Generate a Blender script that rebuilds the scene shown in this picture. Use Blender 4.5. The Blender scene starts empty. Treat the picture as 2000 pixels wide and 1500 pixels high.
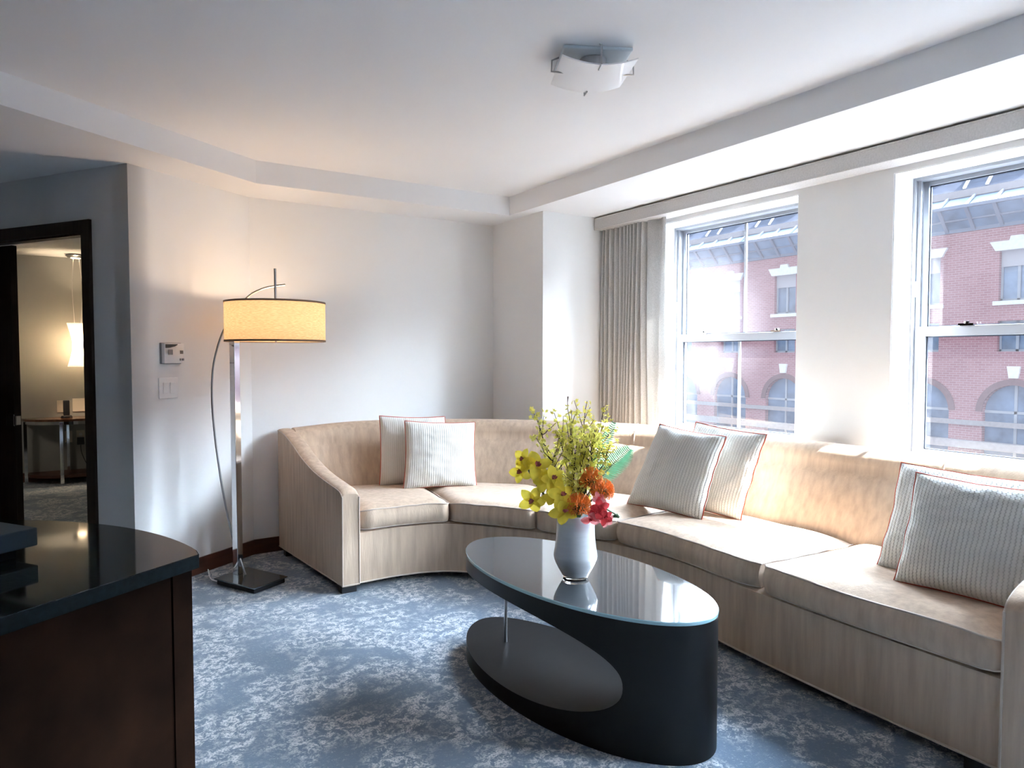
import bpy, bmesh, math, random
from mathutils import Vector, Matrix, noise
from mathutils.geometry import tessellate_polygon
random.seed(7)
PI = math.pi
C = bpy.context.scene.collection
D = bpy.data
V = Vector

# ------------------------------------------------------------------ helpers
class MB:
    """collects vertices and faces of one mesh"""
    def __init__(s): s.v = []; s.f = []; s.uv = {}
    def add(s, vs, fs):
        b = len(s.v); s.v += [V(p) for p in vs]; s.f += [tuple(b+i for i in f) for f in fs]; return b
    def box(s, lo, hi):
        (a, b, c), (d, e, f) = lo, hi
        s.add([(a,b,c),(d,b,c),(d,e,c),(a,e,c),(a,b,f),(d,b,f),(d,e,f),(a,e,f)],
              [(0,3,2,1),(4,5,6,7),(0,1,5,4),(1,2,6,5),(2,3,7,6),(3,0,4,7)]); return s
    def obox(s, o, ax, ay, az):
        o, ax, ay, az = V(o), V(ax), V(ay), V(az)
        s.add([o,o+ax,o+ax+ay,o+ay,o+az,o+ax+az,o+ax+ay+az,o+ay+az],
              [(0,3,2,1),(4,5,6,7),(0,1,5,4),(1,2,6,5),(2,3,7,6),(3,0,4,7)]); return s
    def tube(s, path, r, n=8, cap=True, closed=False):
        path = [V(p) for p in path]; m = len(path); rs = r if isinstance(r, (list, tuple)) else [r]*m
        vs = []; up = None
        for i, p in enumerate(path):
            if closed: t = path[(i+1) % m]-path[i-1]
            else: t = path[min(i+1, m-1)]-path[max(i-1, 0)]
            t = t.normalized() if t.length > 1e-9 else V((0,0,1))
            if up is None:
                up = V((0,0,1)) if abs(t.z) < .9 else V((1,0,0))
            x = (up-t*up.dot(t)); x = x.normalized() if x.length > 1e-6 else t.orthogonal().normalized()
            up = x; y = t.cross(x)
            for k in range(n):
                a = 2*PI*k/n; vs.append(p+(x*math.cos(a)+y*math.sin(a))*rs[i])
        fs = []
        for i in range(m if closed else m-1):
            j = (i+1) % m
            for k in range(n):
                fs.append((i*n+k, i*n+(k+1) % n, j*n+(k+1) % n, j*n+k))
        if cap and not closed:
            fs.append(tuple(range(n))[::-1]); fs.append(tuple((m-1)*n+k for k in range(n)))
        s.add(vs, fs); return s
    def lathe(s, prof, c=(0,0,0), n=48, cap0=False, cap1=False, sx=1, sy=1, rot=0):
        c = V(c); vs = []
        for (r, z) in prof:
            for k in range(n):
                a = 2*PI*k/n; x, y = r*sx*math.cos(a), r*sy*math.sin(a)
                vs.append(c+V((x*math.cos(rot)-y*math.sin(rot), x*math.sin(rot)+y*math.cos(rot), z)))
        fs = [(i*n+k, i*n+(k+1) % n, (i+1)*n+(k+1) % n, (i+1)*n+k) for i in range(len(prof)-1) for k in range(n)]
        if cap0: fs.append(tuple(range(n))[::-1])
        if cap1: fs.append(tuple((len(prof)-1)*n+k for k in range(n)))
        s.add(vs, fs); return s
    def grid(s, pts, uvs=None, closed_u=False):
        nu, nv = len(pts), len(pts[0]); b = s.add([p for r in pts for p in r], [])
        for i in range(nu if closed_u else nu-1):
            for j in range(nv-1):
                k = (i+1) % nu
                s.f.append((b+i*nv+j, b+k*nv+j, b+k*nv+j+1, b+i*nv+j+1))
        if uvs:
            for i in range(nu):
                for j in range(nv): s.uv[b+i*nv+j] = uvs[i][j]
        return s
    def plate(s, outer, holes, f3, t):
        """2-D outline with holes -> slab; f3(u,v,w) maps to space, w from 0 to t"""
        loops = [outer]+list(holes); flat = [p for l in loops for p in l]; n = len(flat)
        tri = tessellate_polygon([[V((p[0],p[1],0)) for p in l] for l in loops])
        b = s.add([f3(p[0],p[1],0) for p in flat]+[f3(p[0],p[1],t) for p in flat], [])
        for a in tri:
            s.f.append(tuple(b+i for i in a)); s.f.append(tuple(b+n+i for i in reversed(a)))
        o = 0
        for l in loops:
            m = len(l)
            for i in range(m):
                j = (i+1) % m
                s.f.append((b+o+i, b+o+j, b+n+o+j, b+n+o+i))
            o += m
        return s
    def build(s, name, mat, parent=None, smooth=None, bevel=0, seg=2, weld=False):
        org = V((0,0,0))
        if parent:
            q = parent
            while q.parent: q = q.parent
            org = q.location
        me = D.meshes.new(name)
        me.from_pydata([p-org for p in s.v], [], s.f); me.update()
        if s.uv:
            l = me.uv_layers.new(name='UVMap')
            for lp in me.loops: l.data[lp.index].uv = s.uv.get(lp.vertex_index, (0,0))
        bm = bmesh.new(); bm.from_mesh(me)
        if weld: bmesh.ops.remove_doubles(bm, verts=bm.verts, dist=1e-5)
        if bevel:
            es = [e for e in bm.edges if len(e.link_faces) == 2 and e.calc_face_angle(0) > .6]
            bmesh.ops.bevel(bm, geom=es, offset=bevel, segments=seg, affect='EDGES', profile=.6, clamp_overlap=True)
        bmesh.ops.recalc_face_normals(bm, faces=bm.faces)
        bm.to_mesh(me); bm.free()
        if smooth is not None:
            for p in me.polygons: p.use_smooth = True
            me.set_sharp_from_angle(angle=math.radians(smooth))
        me.materials.append(mat)
        o = D.objects.new(name, me); C.objects.link(o)
        if parent: o.parent = parent
        return o

def thing(name, label, cat, loc, group=None):
    o = D.objects.new(name, None); C.objects.link(o); o.location = loc; o.empty_display_size = .1
    o['label'] = label; o['category'] = cat
    if group: o['group'] = group
    bpy.context.view_layer.update()
    return o
def tag(o, label, cat, group=None, kind=None):
    o['label'] = label; o['category'] = cat
    if group: o['group'] = group
    if kind: o['kind'] = kind
    return o
def struct(name, mb, mat, parent=None, **k):
    o = mb.build(name, mat, parent, **k)
    if not parent: o['kind'] = 'structure'
    return o
def copy_tree(o, parent=None):
    c = o.copy(); C.objects.link(c)
    if parent: c.parent = parent
    for ch in list(o.children): copy_tree(ch, c)
    return c
def lerp(a, b, t): return a+(b-a)*t
def crom(pts, n):
    """Catmull-Rom through tuples, n samples per span"""
    out = []; m = len(pts)
    for i in range(m-1):
        p0, p1, p2, p3 = pts[max(i-1,0)], pts[i], pts[i+1], pts[min(i+2,m-1)]
        for k in range(n):
            t = k/n
            out.append(tuple(.5*(2*b+(c-a)*t+(2*a-5*b+4*c-d)*t*t+(3*b-a-3*c+d)*t**3) for a,b,c,d in zip(p0,p1,p2,p3)))
    out.append(tuple(pts[-1])); return out

# ------------------------------------------------------------------ materials
def mat(name, col, rough=.6, metal=0, spec=.5, bump=0, bscale=80, var=0, vscale=8, sheen=0, coat=0, emis=None, estr=0, stretch=(1,1,1), trans=0, sub=0):
    m = D.materials.new(name); m.use_nodes = True; nt = m.node_tree; N = nt.nodes; L = nt.links
    b = N['Principled BSDF']; col = tuple(col)+(1,) if len(col) == 3 else col
    b.inputs['Base Color'].default_value = col; b.inputs['Roughness'].default_value = rough
    b.inputs['Metallic'].default_value = metal; b.inputs['Specular IOR Level'].default_value = spec
    b.inputs['Sheen Weight'].default_value = sheen; b.inputs['Coat Weight'].default_value = coat
    b.inputs['Transmission Weight'].default_value = trans
    if emis: b.inputs['Emission Color'].default_value = tuple(emis)+(1,); b.inputs['Emission Strength'].default_value = estr
    tc = N.new('ShaderNodeTexCoord'); mp = N.new('ShaderNodeMapping'); mp.inputs['Scale'].default_value = stretch
    L.new(tc.outputs['Object'], mp.inputs['Vector'])
    nz = N.new('ShaderNodeTexNoise'); nz.inputs['Scale'].default_value = vscale; nz.inputs['Detail'].default_value = 5
    L.new(mp.outputs['Vector'], nz.inputs['Vector'])
    rp = N.new('ShaderNodeMapRange'); rp.inputs['From Min'].default_value = .3; rp.inputs['From Max'].default_value = .7
    rp.inputs['To Min'].default_value = 1-var; rp.inputs['To Max'].default_value = 1+var*.6
    L.new(nz.outputs['Fac'], rp.inputs['Value'])
    mx = N.new('ShaderNodeMix'); mx.data_type = 'RGBA'; mx.blend_type = 'MULTIPLY'; mx.inputs['Factor'].default_value = 1
    mx.inputs['A'].default_value = col; L.new(rp.outputs['Result'], mx.inputs['B']); L.new(mx.outputs['Result'], b.inputs['Base Color'])
    if bump:
        n2 = N.new('ShaderNodeTexNoise'); n2.inputs['Scale'].default_value = bscale; n2.inputs['Detail'].default_value = 3
        L.new(mp.outputs['Vector'], n2.inputs['Vector'])
        bp = N.new('ShaderNodeBump'); bp.inputs['Strength'].default_value = bump; bp.inputs['Distance'].default_value = .004
        L.new(n2.outputs['Fac'], bp.inputs['Height']); L.new(bp.outputs['Normal'], b.inputs['Normal'])
    return m

M = {}
M['wall'] = mat('wall_paint', (.80,.80,.79), .75, bump=.05, bscale=160, var=.012, vscale=2)
M['ceil'] = mat('ceiling_paint', (.82,.82,.82), .85, bump=.04, bscale=140, var=.01, vscale=2)
M['bedroom'] = mat('grey_bedroom_paint', (.34,.34,.32), .75, var=.02)
M['taupe'] = mat('taupe_paint', (.09,.075,.065), .8)
M['white'] = mat('white_paint', (.85,.85,.85), .5, var=.01)
M['alu'] = mat('window_aluminium', (.36,.38,.41), .42, metal=.2, var=.03)
M['gasket'] = mat('dark_gasket', (.03,.04,.06), .5)
M['door'] = mat('dark_wenge_wood', (.026,.016,.011), .55, spec=.2, var=.35, vscale=6, stretch=(9,9,.5), bump=.08, bscale=30)
M['basew'] = mat('mahogany_baseboard', (.085,.028,.016), .4, var=.3, vscale=5, stretch=(1,1,8), bump=.05)
M['chrome'] = mat('polished_chrome', (.75,.76,.78), .07, metal=1)
M['darkchrome'] = mat('dark_polished_plate', (.20,.22,.22), .08, metal=1)
M['steel'] = mat('brushed_steel', (.42,.43,.44), .3, metal=1)
M['blackm'] = mat('black_metal', (.012,.013,.016), .35, metal=.2)
M['plastic'] = mat('white_plastic', (.82,.81,.80), .4)
M['plastic_grey'] = mat('grey_plastic', (.25,.25,.26), .45)
M['darkplastic'] = mat('black_plastic', (.018,.018,.02), .35)
M['stem'] = mat('brown_twig', (.055,.035,.022), .7, var=.3, bump=.2)
M['green'] = mat('green_stem', (.045,.10,.03), .55, var=.3)
M['outlet'] = mat('ivory_plate', (.72,.66,.56), .45)

def carpet():
    m = mat('blue_pattern_carpet', (.1,.15,.22), .95, spec=.1, sheen=.35, bump=.6, bscale=420)
    nt = m.node_tree; N = nt.nodes; L = nt.links; b = N['Principled BSDF']
    tc = N.new('ShaderNodeTexCoord')
    def nz(scale, det, rough, dist=0):
        n = N.new('ShaderNodeTexNoise'); n.inputs['Scale'].default_value = scale; n.inputs['Detail'].default_value = det
        n.inputs['Roughness'].default_value = rough; n.inputs['Distortion'].default_value = dist
        L.new(tc.outputs['Object'], n.inputs['Vector']); return n.outputs['Fac']
    def ramp(x, a, c):
        r = N.new('ShaderNodeMapRange'); r.interpolation_type = 'SMOOTHSTEP'; r.inputs['From Min'].default_value = a; r.inputs['From Max'].default_value = c
        L.new(x, r.inputs['Value']); return r.outputs['Result']
    def math_(op, x, y):
        q = N.new('ShaderNodeMath'); q.operation = op
        for i, k in enumerate((x, y)):
            if isinstance(k, (int, float)): q.inputs[i].default_value = k
            else: L.new(k, q.inputs[i])
        return q.outputs[0]
    big = ramp(nz(4.5, 3, .55, .6), .38, .56)
    med = ramp(nz(27, 6, .8, .7), .46, .55)
    fine = ramp(nz(130, 2, .6), .30, .56)
    mask = math_('MULTIPLY', math_('MULTIPLY', med, big), fine)
    spk = math_('MULTIPLY', ramp(nz(60, 4, .8), .54, .66), .35)
    mask = math_('MAXIMUM', mask, math_('MULTIPLY', spk, fine))
    tone = N.new('ShaderNodeMix'); tone.data_type = 'RGBA'
    tone.inputs['A'].default_value = (.075,.116,.163,1); tone.inputs['B'].default_value = (.133,.19,.265,1); L.new(nz(3, 3, .6), tone.inputs['Factor'])
    mx = N.new('ShaderNodeMix'); mx.data_type = 'RGBA'; mx.inputs['B'].default_value = (.62,.62,.62,1)
    L.new(mask, mx.inputs['Factor']); L.new(tone.outputs['Result'], mx.inputs['A'])
    L.new(mx.outputs['Result'], b.inputs['Base Color']); return m
M['carpet'] = carpet()

def sofa_fabric():
    m = mat('champagne_chenille', (.52,.395,.295), .8, spec=.12, sheen=.2, var=.17, vscale=34, stretch=(1,1,.1), bump=.25, bscale=160)
    b = m.node_tree.nodes['Principled BSDF']
    b.inputs['Sheen Tint'].default_value = (1,.86,.76,1); b.inputs['Sheen Roughness'].default_value = .4
    return m
M['sofa'] = sofa_fabric()
M['sofa_pipe'] = mat('champagne_piping', (.50,.41,.33), .7, var=.1, sheen=.3)
M['sofa_foot'] = mat('black_foot', (.012,.012,.013), .5)

def waffle(name, col, nu, nv, depth, dark):
    m = mat(name, col, .85, spec=.2, sheen=.3, var=.05)
    nt = m.node_tree; N = nt.nodes; L = nt.links; b = N['Principled BSDF']
    uv = N.new('ShaderNodeUVMap'); sp = N.new('ShaderNodeSeparateXYZ'); L.new(uv.outputs['UV'], sp.inputs[0])
    def mt(op, x, y=0):
        q = N.new('ShaderNodeMath'); q.operation = op
        for i, k in enumerate((x, y)):
            if isinstance(k, (int, float)): q.inputs[i].default_value = k
            else: L.new(k, q.inputs[i])
        return q.outputs[0]
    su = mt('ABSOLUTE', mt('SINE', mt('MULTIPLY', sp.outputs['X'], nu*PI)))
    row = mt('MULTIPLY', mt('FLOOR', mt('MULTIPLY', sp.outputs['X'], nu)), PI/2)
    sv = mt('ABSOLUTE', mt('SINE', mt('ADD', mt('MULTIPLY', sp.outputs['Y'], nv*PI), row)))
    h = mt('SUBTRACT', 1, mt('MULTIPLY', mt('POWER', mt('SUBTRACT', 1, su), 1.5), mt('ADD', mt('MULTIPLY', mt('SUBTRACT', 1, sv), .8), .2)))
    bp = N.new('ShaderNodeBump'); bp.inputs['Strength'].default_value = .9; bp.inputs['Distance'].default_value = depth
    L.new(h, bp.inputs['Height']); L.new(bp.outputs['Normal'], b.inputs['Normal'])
    mx = N.new('ShaderNodeMix'); mx.data_type = 'RGBA'; mx.inputs['A'].default_value = tuple(dark)+(1,); mx.inputs['B'].default_value = tuple(col)+(1,)  # hollows of the weave get shade put into the colour
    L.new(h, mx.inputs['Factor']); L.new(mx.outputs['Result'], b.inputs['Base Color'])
    return m
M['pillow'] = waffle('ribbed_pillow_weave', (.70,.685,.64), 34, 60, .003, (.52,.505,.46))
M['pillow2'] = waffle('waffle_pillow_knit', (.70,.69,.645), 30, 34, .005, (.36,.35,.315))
M['rust'] = mat('rust_piping', (.48,.07,.035), .6, var=.15)

def stone():
    m = mat('black_green_granite', (.018,.026,.028), .05, spec=.42)
    nt = m.node_tree; N = nt.nodes; L = nt.links
    v = N.new('ShaderNodeTexVoronoi'); v.inputs['Scale'].default_value = 260
    tc = N.new('ShaderNodeTexCoord'); L.new(tc.outputs['Object'], v.inputs['Vector'])
    r = N.new('ShaderNodeValToRGB'); r.color_ramp.elements[0].color = (.006,.010,.011,1); r.color_ramp.elements[1].color = (.026,.038,.040,1)
    L.new(v.outputs['Color'], r.inputs['Fac']); L.new(r.outputs['Color'], N['Principled BSDF'].inputs['Base Color']); return m
M['granite'] = stone()
M['granite_edge'] = mat('honed_granite_edge', (.008,.015,.017), .6, spec=.12, var=.4, vscale=90)
M['dresser'] = mat('dark_mottled_cherry', (.022,.0095,.005), .75, spec=.06, var=.75, vscale=5, stretch=(1,1,1), bump=.03)
M['tabwood'] = mat('black_satin_lacquer', (.006,.006,.0065), .38, spec=.22, var=.15, bump=.01)

def tableglass():
    m = D.materials.new('glass_table_top'); m.use_nodes = True; nt = m.node_tree; N = nt.nodes; L = nt.links
    b = N['Principled BSDF']; b.inputs['Base Color'].default_value = (.045,.05,.055,1); b.inputs['Roughness'].default_value = .045
    b.inputs['IOR'].default_value = 1.9; b.inputs['Specular IOR Level'].default_value = .6
    b.inputs['Coat Weight'].default_value = .6; b.inputs['Coat Roughness'].default_value = .02
    tc = N.new('ShaderNodeTexCoord'); nz = N.new('ShaderNodeTexNoise'); nz.inputs['Scale'].default_value = 7; nz.inputs['Detail'].default_value = 6
    L.new(tc.outputs['Object'], nz.inputs['Vector']); r = N.new('ShaderNodeMapRange'); r.inputs['To Min'].default_value = .03; r.inputs['To Max'].default_value = .11
    L.new(nz.outputs['Fac'], r.inputs['Value']); L.new(r.outputs['Result'], b.inputs['Roughness']); return m
M['tabglass'] = tableglass()
M['glassedge'] = mat('blue_green_glass_edge', (.30,.50,.56), .12, spec=.6, coat=.5)

def shade():
    m = D.materials.new('linen_lamp_shade'); m.use_nodes = True; nt = m.node_tree; N = nt.nodes; L = nt.links
    N.remove(N['Principled BSDF']); out = N['Material Output']
    tc = N.new('ShaderNodeTexCoord'); mp = N.new('ShaderNodeMapping'); mp.inputs['Scale'].default_value = (1,1,9); L.new(tc.outputs['Object'], mp.inputs['Vector'])
    nz = N.new('ShaderNodeTexNoise'); nz.inputs['Scale'].default_value = 45; nz.inputs['Detail'].default_value = 4; L.new(mp.outputs['Vector'], nz.inputs['Vector'])
    r = N.new('ShaderNodeValToRGB'); r.color_ramp.elements[0].position = .3; r.color_ramp.elements[0].color = (.56,.40,.24,1); r.color_ramp.elements[1].position = .7; r.color_ramp.elements[1].color = (.80,.61,.40,1)
    L.new(nz.outputs['Fac'], r.inputs['Fac'])
    d = N.new('ShaderNodeBsdfDiffuse'); t = N.new('ShaderNodeBsdfTranslucent'); mx = N.new('ShaderNodeMixShader'); mx.inputs[0].default_value = .45
    L.new(r.outputs['Color'], d.inputs['Color']); L.new(r.outputs['Color'], t.inputs['Color'])
    L.new(d.outputs[0], mx.inputs[1]); L.new(t.outputs[0], mx.inputs[2]); L.new(mx.outputs[0], out.inputs['Surface']); return m
M['shade'] = shade()
M['trimtape'] = mat('taupe_shade_trim', (.26,.18,.12), .8)
M['bulb'] = mat('warm_bulb', (1,.9,.75), .5, emis=(1,.70,.40), estr=5)
M['diffuser'] = mat('white_diffuser', (.9,.85,.75), .5)

M['pan'] = mat('pale_blue_grey_pan', (.70,.76,.79), .4)

def curtain_mat(name, col, tr):
    m = D.materials.new(name); m.use_nodes = True; nt = m.node_tree; N = nt.nodes; L = nt.links
    N.remove(N['Principled BSDF']); out = N['Material Output']
    tc = N.new('ShaderNodeTexCoord'); nz = N.new('ShaderNodeTexNoise'); nz.inputs['Scale'].default_value = 260; nz.inputs['Detail'].default_value = 2
    L.new(tc.outputs['Object'], nz.inputs['Vector'])
    r = N.new('ShaderNodeValToRGB'); r.color_ramp.elements[0].position = .35; r.color_ramp.elements[0].color = tuple(c*.72 for c in col)+(1,); r.color_ramp.elements[1].position = .65; r.color_ramp.elements[1].color = tuple(col)+(1,)
    L.new(nz.outputs['Fac'], r.inputs['Fac'])
    d = N.new('ShaderNodeBsdfDiffuse'); t = N.new('ShaderNodeBsdfTranslucent'); mx = N.new('ShaderNodeMixShader'); mx.inputs[0].default_value = tr
    L.new(r.outputs['Color'], d.inputs['Color']); L.new(r.outputs['Color'], t.inputs['Color'])
    L.new(d.outputs[0], mx.inputs[1]); L.new(t.outputs[0], mx.inputs[2]); L.new(mx.outputs[0], out.inputs['Surface']); return m
M['pendant_glow'] = curtain_mat('pendant_fabric', (.92,.86,.76), .62)
M['curtain'] = curtain_mat('grey_woven_curtain', (.68,.665,.64), .08)
M['frost'] = mat('frosted_white_glass', (.93,.93,.93), .4, coat=.15)
M['lining'] = curtain_mat('pale_curtain_lining', (.66,.65,.63), .25)
M['valance'] = mat('grey_woven_valance', (.55,.53,.51), .85, var=.12, vscale=120, bump=.3, bscale=250)

def window_glass(glare):
    m = D.materials.new('dusty_glare_window_glass'); m.use_nodes = True; nt = m.node_tree; N = nt.nodes; L = nt.links
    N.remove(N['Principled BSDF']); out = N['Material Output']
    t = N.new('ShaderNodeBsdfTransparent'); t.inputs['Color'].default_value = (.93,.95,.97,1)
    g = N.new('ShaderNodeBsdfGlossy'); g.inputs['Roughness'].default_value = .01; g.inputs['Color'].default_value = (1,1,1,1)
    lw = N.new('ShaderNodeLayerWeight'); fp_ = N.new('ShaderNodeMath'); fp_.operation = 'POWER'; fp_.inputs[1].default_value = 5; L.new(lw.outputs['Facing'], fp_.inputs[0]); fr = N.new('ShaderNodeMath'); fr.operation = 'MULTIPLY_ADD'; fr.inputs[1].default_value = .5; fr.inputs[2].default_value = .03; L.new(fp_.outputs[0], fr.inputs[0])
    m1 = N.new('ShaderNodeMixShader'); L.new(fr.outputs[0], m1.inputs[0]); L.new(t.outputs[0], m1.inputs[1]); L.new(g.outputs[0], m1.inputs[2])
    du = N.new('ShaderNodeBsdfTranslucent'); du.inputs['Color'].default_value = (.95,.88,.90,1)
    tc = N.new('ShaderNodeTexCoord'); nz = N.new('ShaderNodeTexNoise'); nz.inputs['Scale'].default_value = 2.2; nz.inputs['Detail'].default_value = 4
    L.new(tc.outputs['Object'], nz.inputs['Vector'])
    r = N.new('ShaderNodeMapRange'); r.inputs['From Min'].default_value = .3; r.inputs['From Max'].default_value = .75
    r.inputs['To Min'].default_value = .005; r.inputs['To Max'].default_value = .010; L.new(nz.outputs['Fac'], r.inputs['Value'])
    dust_glare = r.outputs['Result']
    if glare:   # sun-glare patch put into the glass on this window's left half
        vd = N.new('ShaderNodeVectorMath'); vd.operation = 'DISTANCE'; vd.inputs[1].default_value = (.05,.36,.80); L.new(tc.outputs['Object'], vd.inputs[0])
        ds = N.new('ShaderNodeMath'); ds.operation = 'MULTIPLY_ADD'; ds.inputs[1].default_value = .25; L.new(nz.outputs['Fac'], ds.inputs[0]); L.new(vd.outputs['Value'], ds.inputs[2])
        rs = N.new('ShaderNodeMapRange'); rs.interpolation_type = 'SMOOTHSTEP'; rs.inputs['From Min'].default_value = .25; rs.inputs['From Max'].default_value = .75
        rs.inputs['To Min'].default_value = glare; rs.inputs['To Max'].default_value = 0; L.new(ds.outputs[0], rs.inputs['Value'])
        ad = N.new('ShaderNodeMath'); L.new(dust_glare, ad.inputs[0]); L.new(rs.outputs['Result'], ad.inputs[1]); dust_glare = ad.outputs[0]
    m2 = N.new('ShaderNodeMixShader'); L.new(dust_glare, m2.inputs[0]); L.new(m1.outputs[0], m2.inputs[1]); L.new(du.outputs[0], m2.inputs[2])
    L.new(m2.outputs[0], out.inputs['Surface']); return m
M['glass'] = window_glass(0); M['glass_glare'] = window_glass(.034)
def clear_glass(name, col, rough=.0):
    m = D.materials.new(name); m.use_nodes = True; b = m.node_tree.nodes['Principled BSDF']
    b.inputs['Base Color'].default_value = tuple(col)+(1,); b.inputs['Transmission Weight'].default_value = 1; b.inputs['Roughness'].default_value = rough; b.inputs['IOR'].default_value = 1.46; return m
M['clear'] = clear_glass('clear_glass', (.95,.97,.97))
M['vase'] = mat('milky_white_glass', (.70,.735,.77), .12, spec=.5, coat=.6, var=.05, vscale=14, stretch=(1,1,6))

def brick():
    m = mat('red_brick_wall', (.4,.15,.13), .9)
    nt = m.node_tree; N = nt.nodes; L = nt.links; b = N['Principled BSDF']
    tc = N.new('ShaderNodeTexCoord'); sp = N.new('ShaderNodeSeparateXYZ'); cb = N.new('ShaderNodeCombineXYZ')
    L.new(tc.outputs['Object'], sp.inputs[0]); L.new(sp.outputs['Y'], cb.inputs['X']); L.new(sp.outputs['Z'], cb.inputs['Y'])
    bt = N.new('ShaderNodeTexBrick'); bt.inputs['Scale'].default_value = 1; bt.inputs['Brick Width'].default_value = .26; bt.inputs['Row Height'].default_value = .09
    bt.inputs['Mortar Size'].default_value = .010; bt.inputs['Color1'].default_value = (.35,.17,.18,1); bt.inputs['Color2'].default_value = (.29,.135,.145,1); bt.inputs['Mortar'].default_value = (.42,.27,.27,1)
    L.new(cb.outputs[0], bt.inputs['Vector']); L.new(bt.outputs['Color'], b.inputs['Base Color']); return m
M['brick'] = brick()
M['limestone'] = mat('pale_limestone', (.66,.645,.63), .85, var=.08)
M['band_grey'] = mat('grey_facade_band', (.30,.27,.27), .9, var=.1)
M['slate'] = mat('slate_roof', (.035,.042,.062), .95, spec=.05, var=.35, vscale=3, stretch=(1,1,6))
M['copper'] = mat('grey_metal_frames', (.17,.19,.25), .6)
M['extglass'] = mat('reflecting_panes', (.16,.22,.32), .12, spec=.8, var=.4, vscale=1.2)
M['extblind'] = mat('window_blind_fabric', (.40,.38,.40), .8)
M['extframe'] = mat('white_window_frames', (.34,.36,.40), .7, spec=.1)
M['asphalt'] = mat('asphalt_street', (.035,.035,.04), .95, var=.2)
M['archstone'] = mat('brownstone_arch', (.17,.095,.10), .85, var=.1)

# petals
def petal_mat(name, col, tr, var=.2, vs=40):
    m = curtain_mat(name, col, tr); N = m.node_tree.nodes
    for n in N:
        if n.type == 'TEX_NOISE': n.inputs['Scale'].default_value = vs
        if n.type == 'VALTORGB': n.color_ramp.elements[0].color = tuple(c*(1-var) for c in col)+(1,)
    return m
M['forsy'] = petal_mat('yellow_green_petals', (.93,.88,.26), .5)
M['orchid'] = petal_mat('yellow_orchid_petals', (.95,.78,.10), .45, .18, 25)
M['lip'] = mat('speckled_orchid_lip', (.45,.10,.07), .5, var=.4, vscale=120)
M['protea'] = mat('orange_pins', (.92,.27,.03), .5, var=.3, vscale=60)
M['protea_core'] = mat('green_brown_core', (.16,.12,.03), .6, var=.4, vscale=60)
M['red_orchid'] = petal_mat('coral_red_petals', (.82,.10,.11), .4, .35, 30)
M['pink'] = petal_mat('pale_pink_petals', (.90,.34,.34), .4, .2, 30)
M['fern'] = petal_mat('fern_green', (.16,.52,.28), .4, .25, 30)

# ------------------------------------------------------------------ room data (metres; camera stands above the origin)
YAW, TILT, F_PX = math.radians(32.756), math.radians(2.307), 1363.0
TA = math.radians(56.339)
T2 = V((math.sin(TA), math.cos(TA), 0))          # along the thermostat wall
N2 = V((math.cos(TA), -math.sin(TA), 0))         # into the room from it
P0 = V((.321, 4.414, 0))                         # corner of thermostat wall and door wall
ZS, ZC = 2.41, 2.55
XW = 3.60
BACK = 4.912

# floor (one carpet through both rooms)
struct('floor', MB().plate([(-2.6,-2.7),(3.75,-2.7),(3.75,4.4),(3.1,5.05),(3.1,9.25),(-3.2,9.25),(-3.2,5.0),(-2.6,5.0)], [], lambda u,v,w: V((u,v,-w)), .08), M['carpet'])

# window wall
W_Z0, W_Z1 = .76, 2.285
WINS = [(2.53,3.68),(.83,1.98),(-.87,.28)]
holes = [[(a,W_Z0),(b,W_Z0),(b,W_Z1),(a,W_Z1)] for a, b in WINS]
struct('wall_right', MB().plate([(-2.7,-.05),(4.40,-.05),(4.40,2.75),(-2.7,2.75)], holes, lambda u,v,w: V((XW+w,u,v)), .30), M['white'] if False else M['wall'])
# corner column (boxed-out pier between window wall and back wall)
struct('wall_column', MB().box((2.976,4.207,0),(3.60,5.03,2.74)), M['wall'], bevel=.003)
# back wall
struct('wall_back', MB().box((1.04,BACK,0),(2.976,BACK+.12,2.74)), M['wall'])
# thermostat wall
tl = .909
mb = MB().obox(P0, T2*tl, -N2*.12, V((0,0,2.74)))
struct('wall_left', mb, M['wall'])
# door wall, with the doorway
DU0, DU1, DZ = -1.45, -.37, 2.055
mb = MB().plate([(-2.25,0),(DU0,0),(DU0,DZ),(DU1,DZ),(DU1,0),(-.0,0),(0,2.74),(-2.25,2.74)], [], lambda u,v,w: P0+N2*u+T2*w+V((0,0,v)), .12)
struct('wall_door', mb, M['wall'])
# far-left, rear walls (out of the picture)
A = P0+N2*(-2.2)
B_ = V((-2.4, A.y-.554/.832*(A.x+2.4), 0))
dv = (B_-A)
struct('wall_far_left', MB().obox(A, dv, -T2.cross(V((0,0,1)))*.12, V((0,0,2.74))), M['wall'])
struct('wall_left_rear', MB().box((-2.52,-2.6,0),(-2.4,B_.y+.1,2.74)), M['taupe'])
struct('wall_rear', MB().box((-2.52,-2.62,0),(3.6,-2.5,2.74)), M['taupe'])
# bedroom beyond the doorway
struct('wall_bedroom', MB().box((-3.2,9.05,0),(1.3,9.17,2.6)), M['bedroom'])
struct('wall_bedroom_right', MB().box((1.08,5.03,0),(1.2,9.05,2.6)), M['bedroom'])
struct('wall_bedroom_left', MB().box((-3.2,5.4,0),(-3.08,9.05,2.6)), M['bedroom'])
struct('wall_bedroom_near', MB().obox(P0+N2*(-2.2)+T2*.12, V((-2.3,-1.1,0)), V((-.05,.1,0)), V((0,0,2.6))), M['bedroom'])
struct('ceiling_bedroom', MB().plate([(-3.2,5.2),(-.9,6.2),(P0.x,P0.y+.1),(1.12,4.98),(1.2,9.1),(-3.2,9.1)], [], lambda u,v,w: V((u,v,2.42+w)), .1), M['ceil'])
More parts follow.
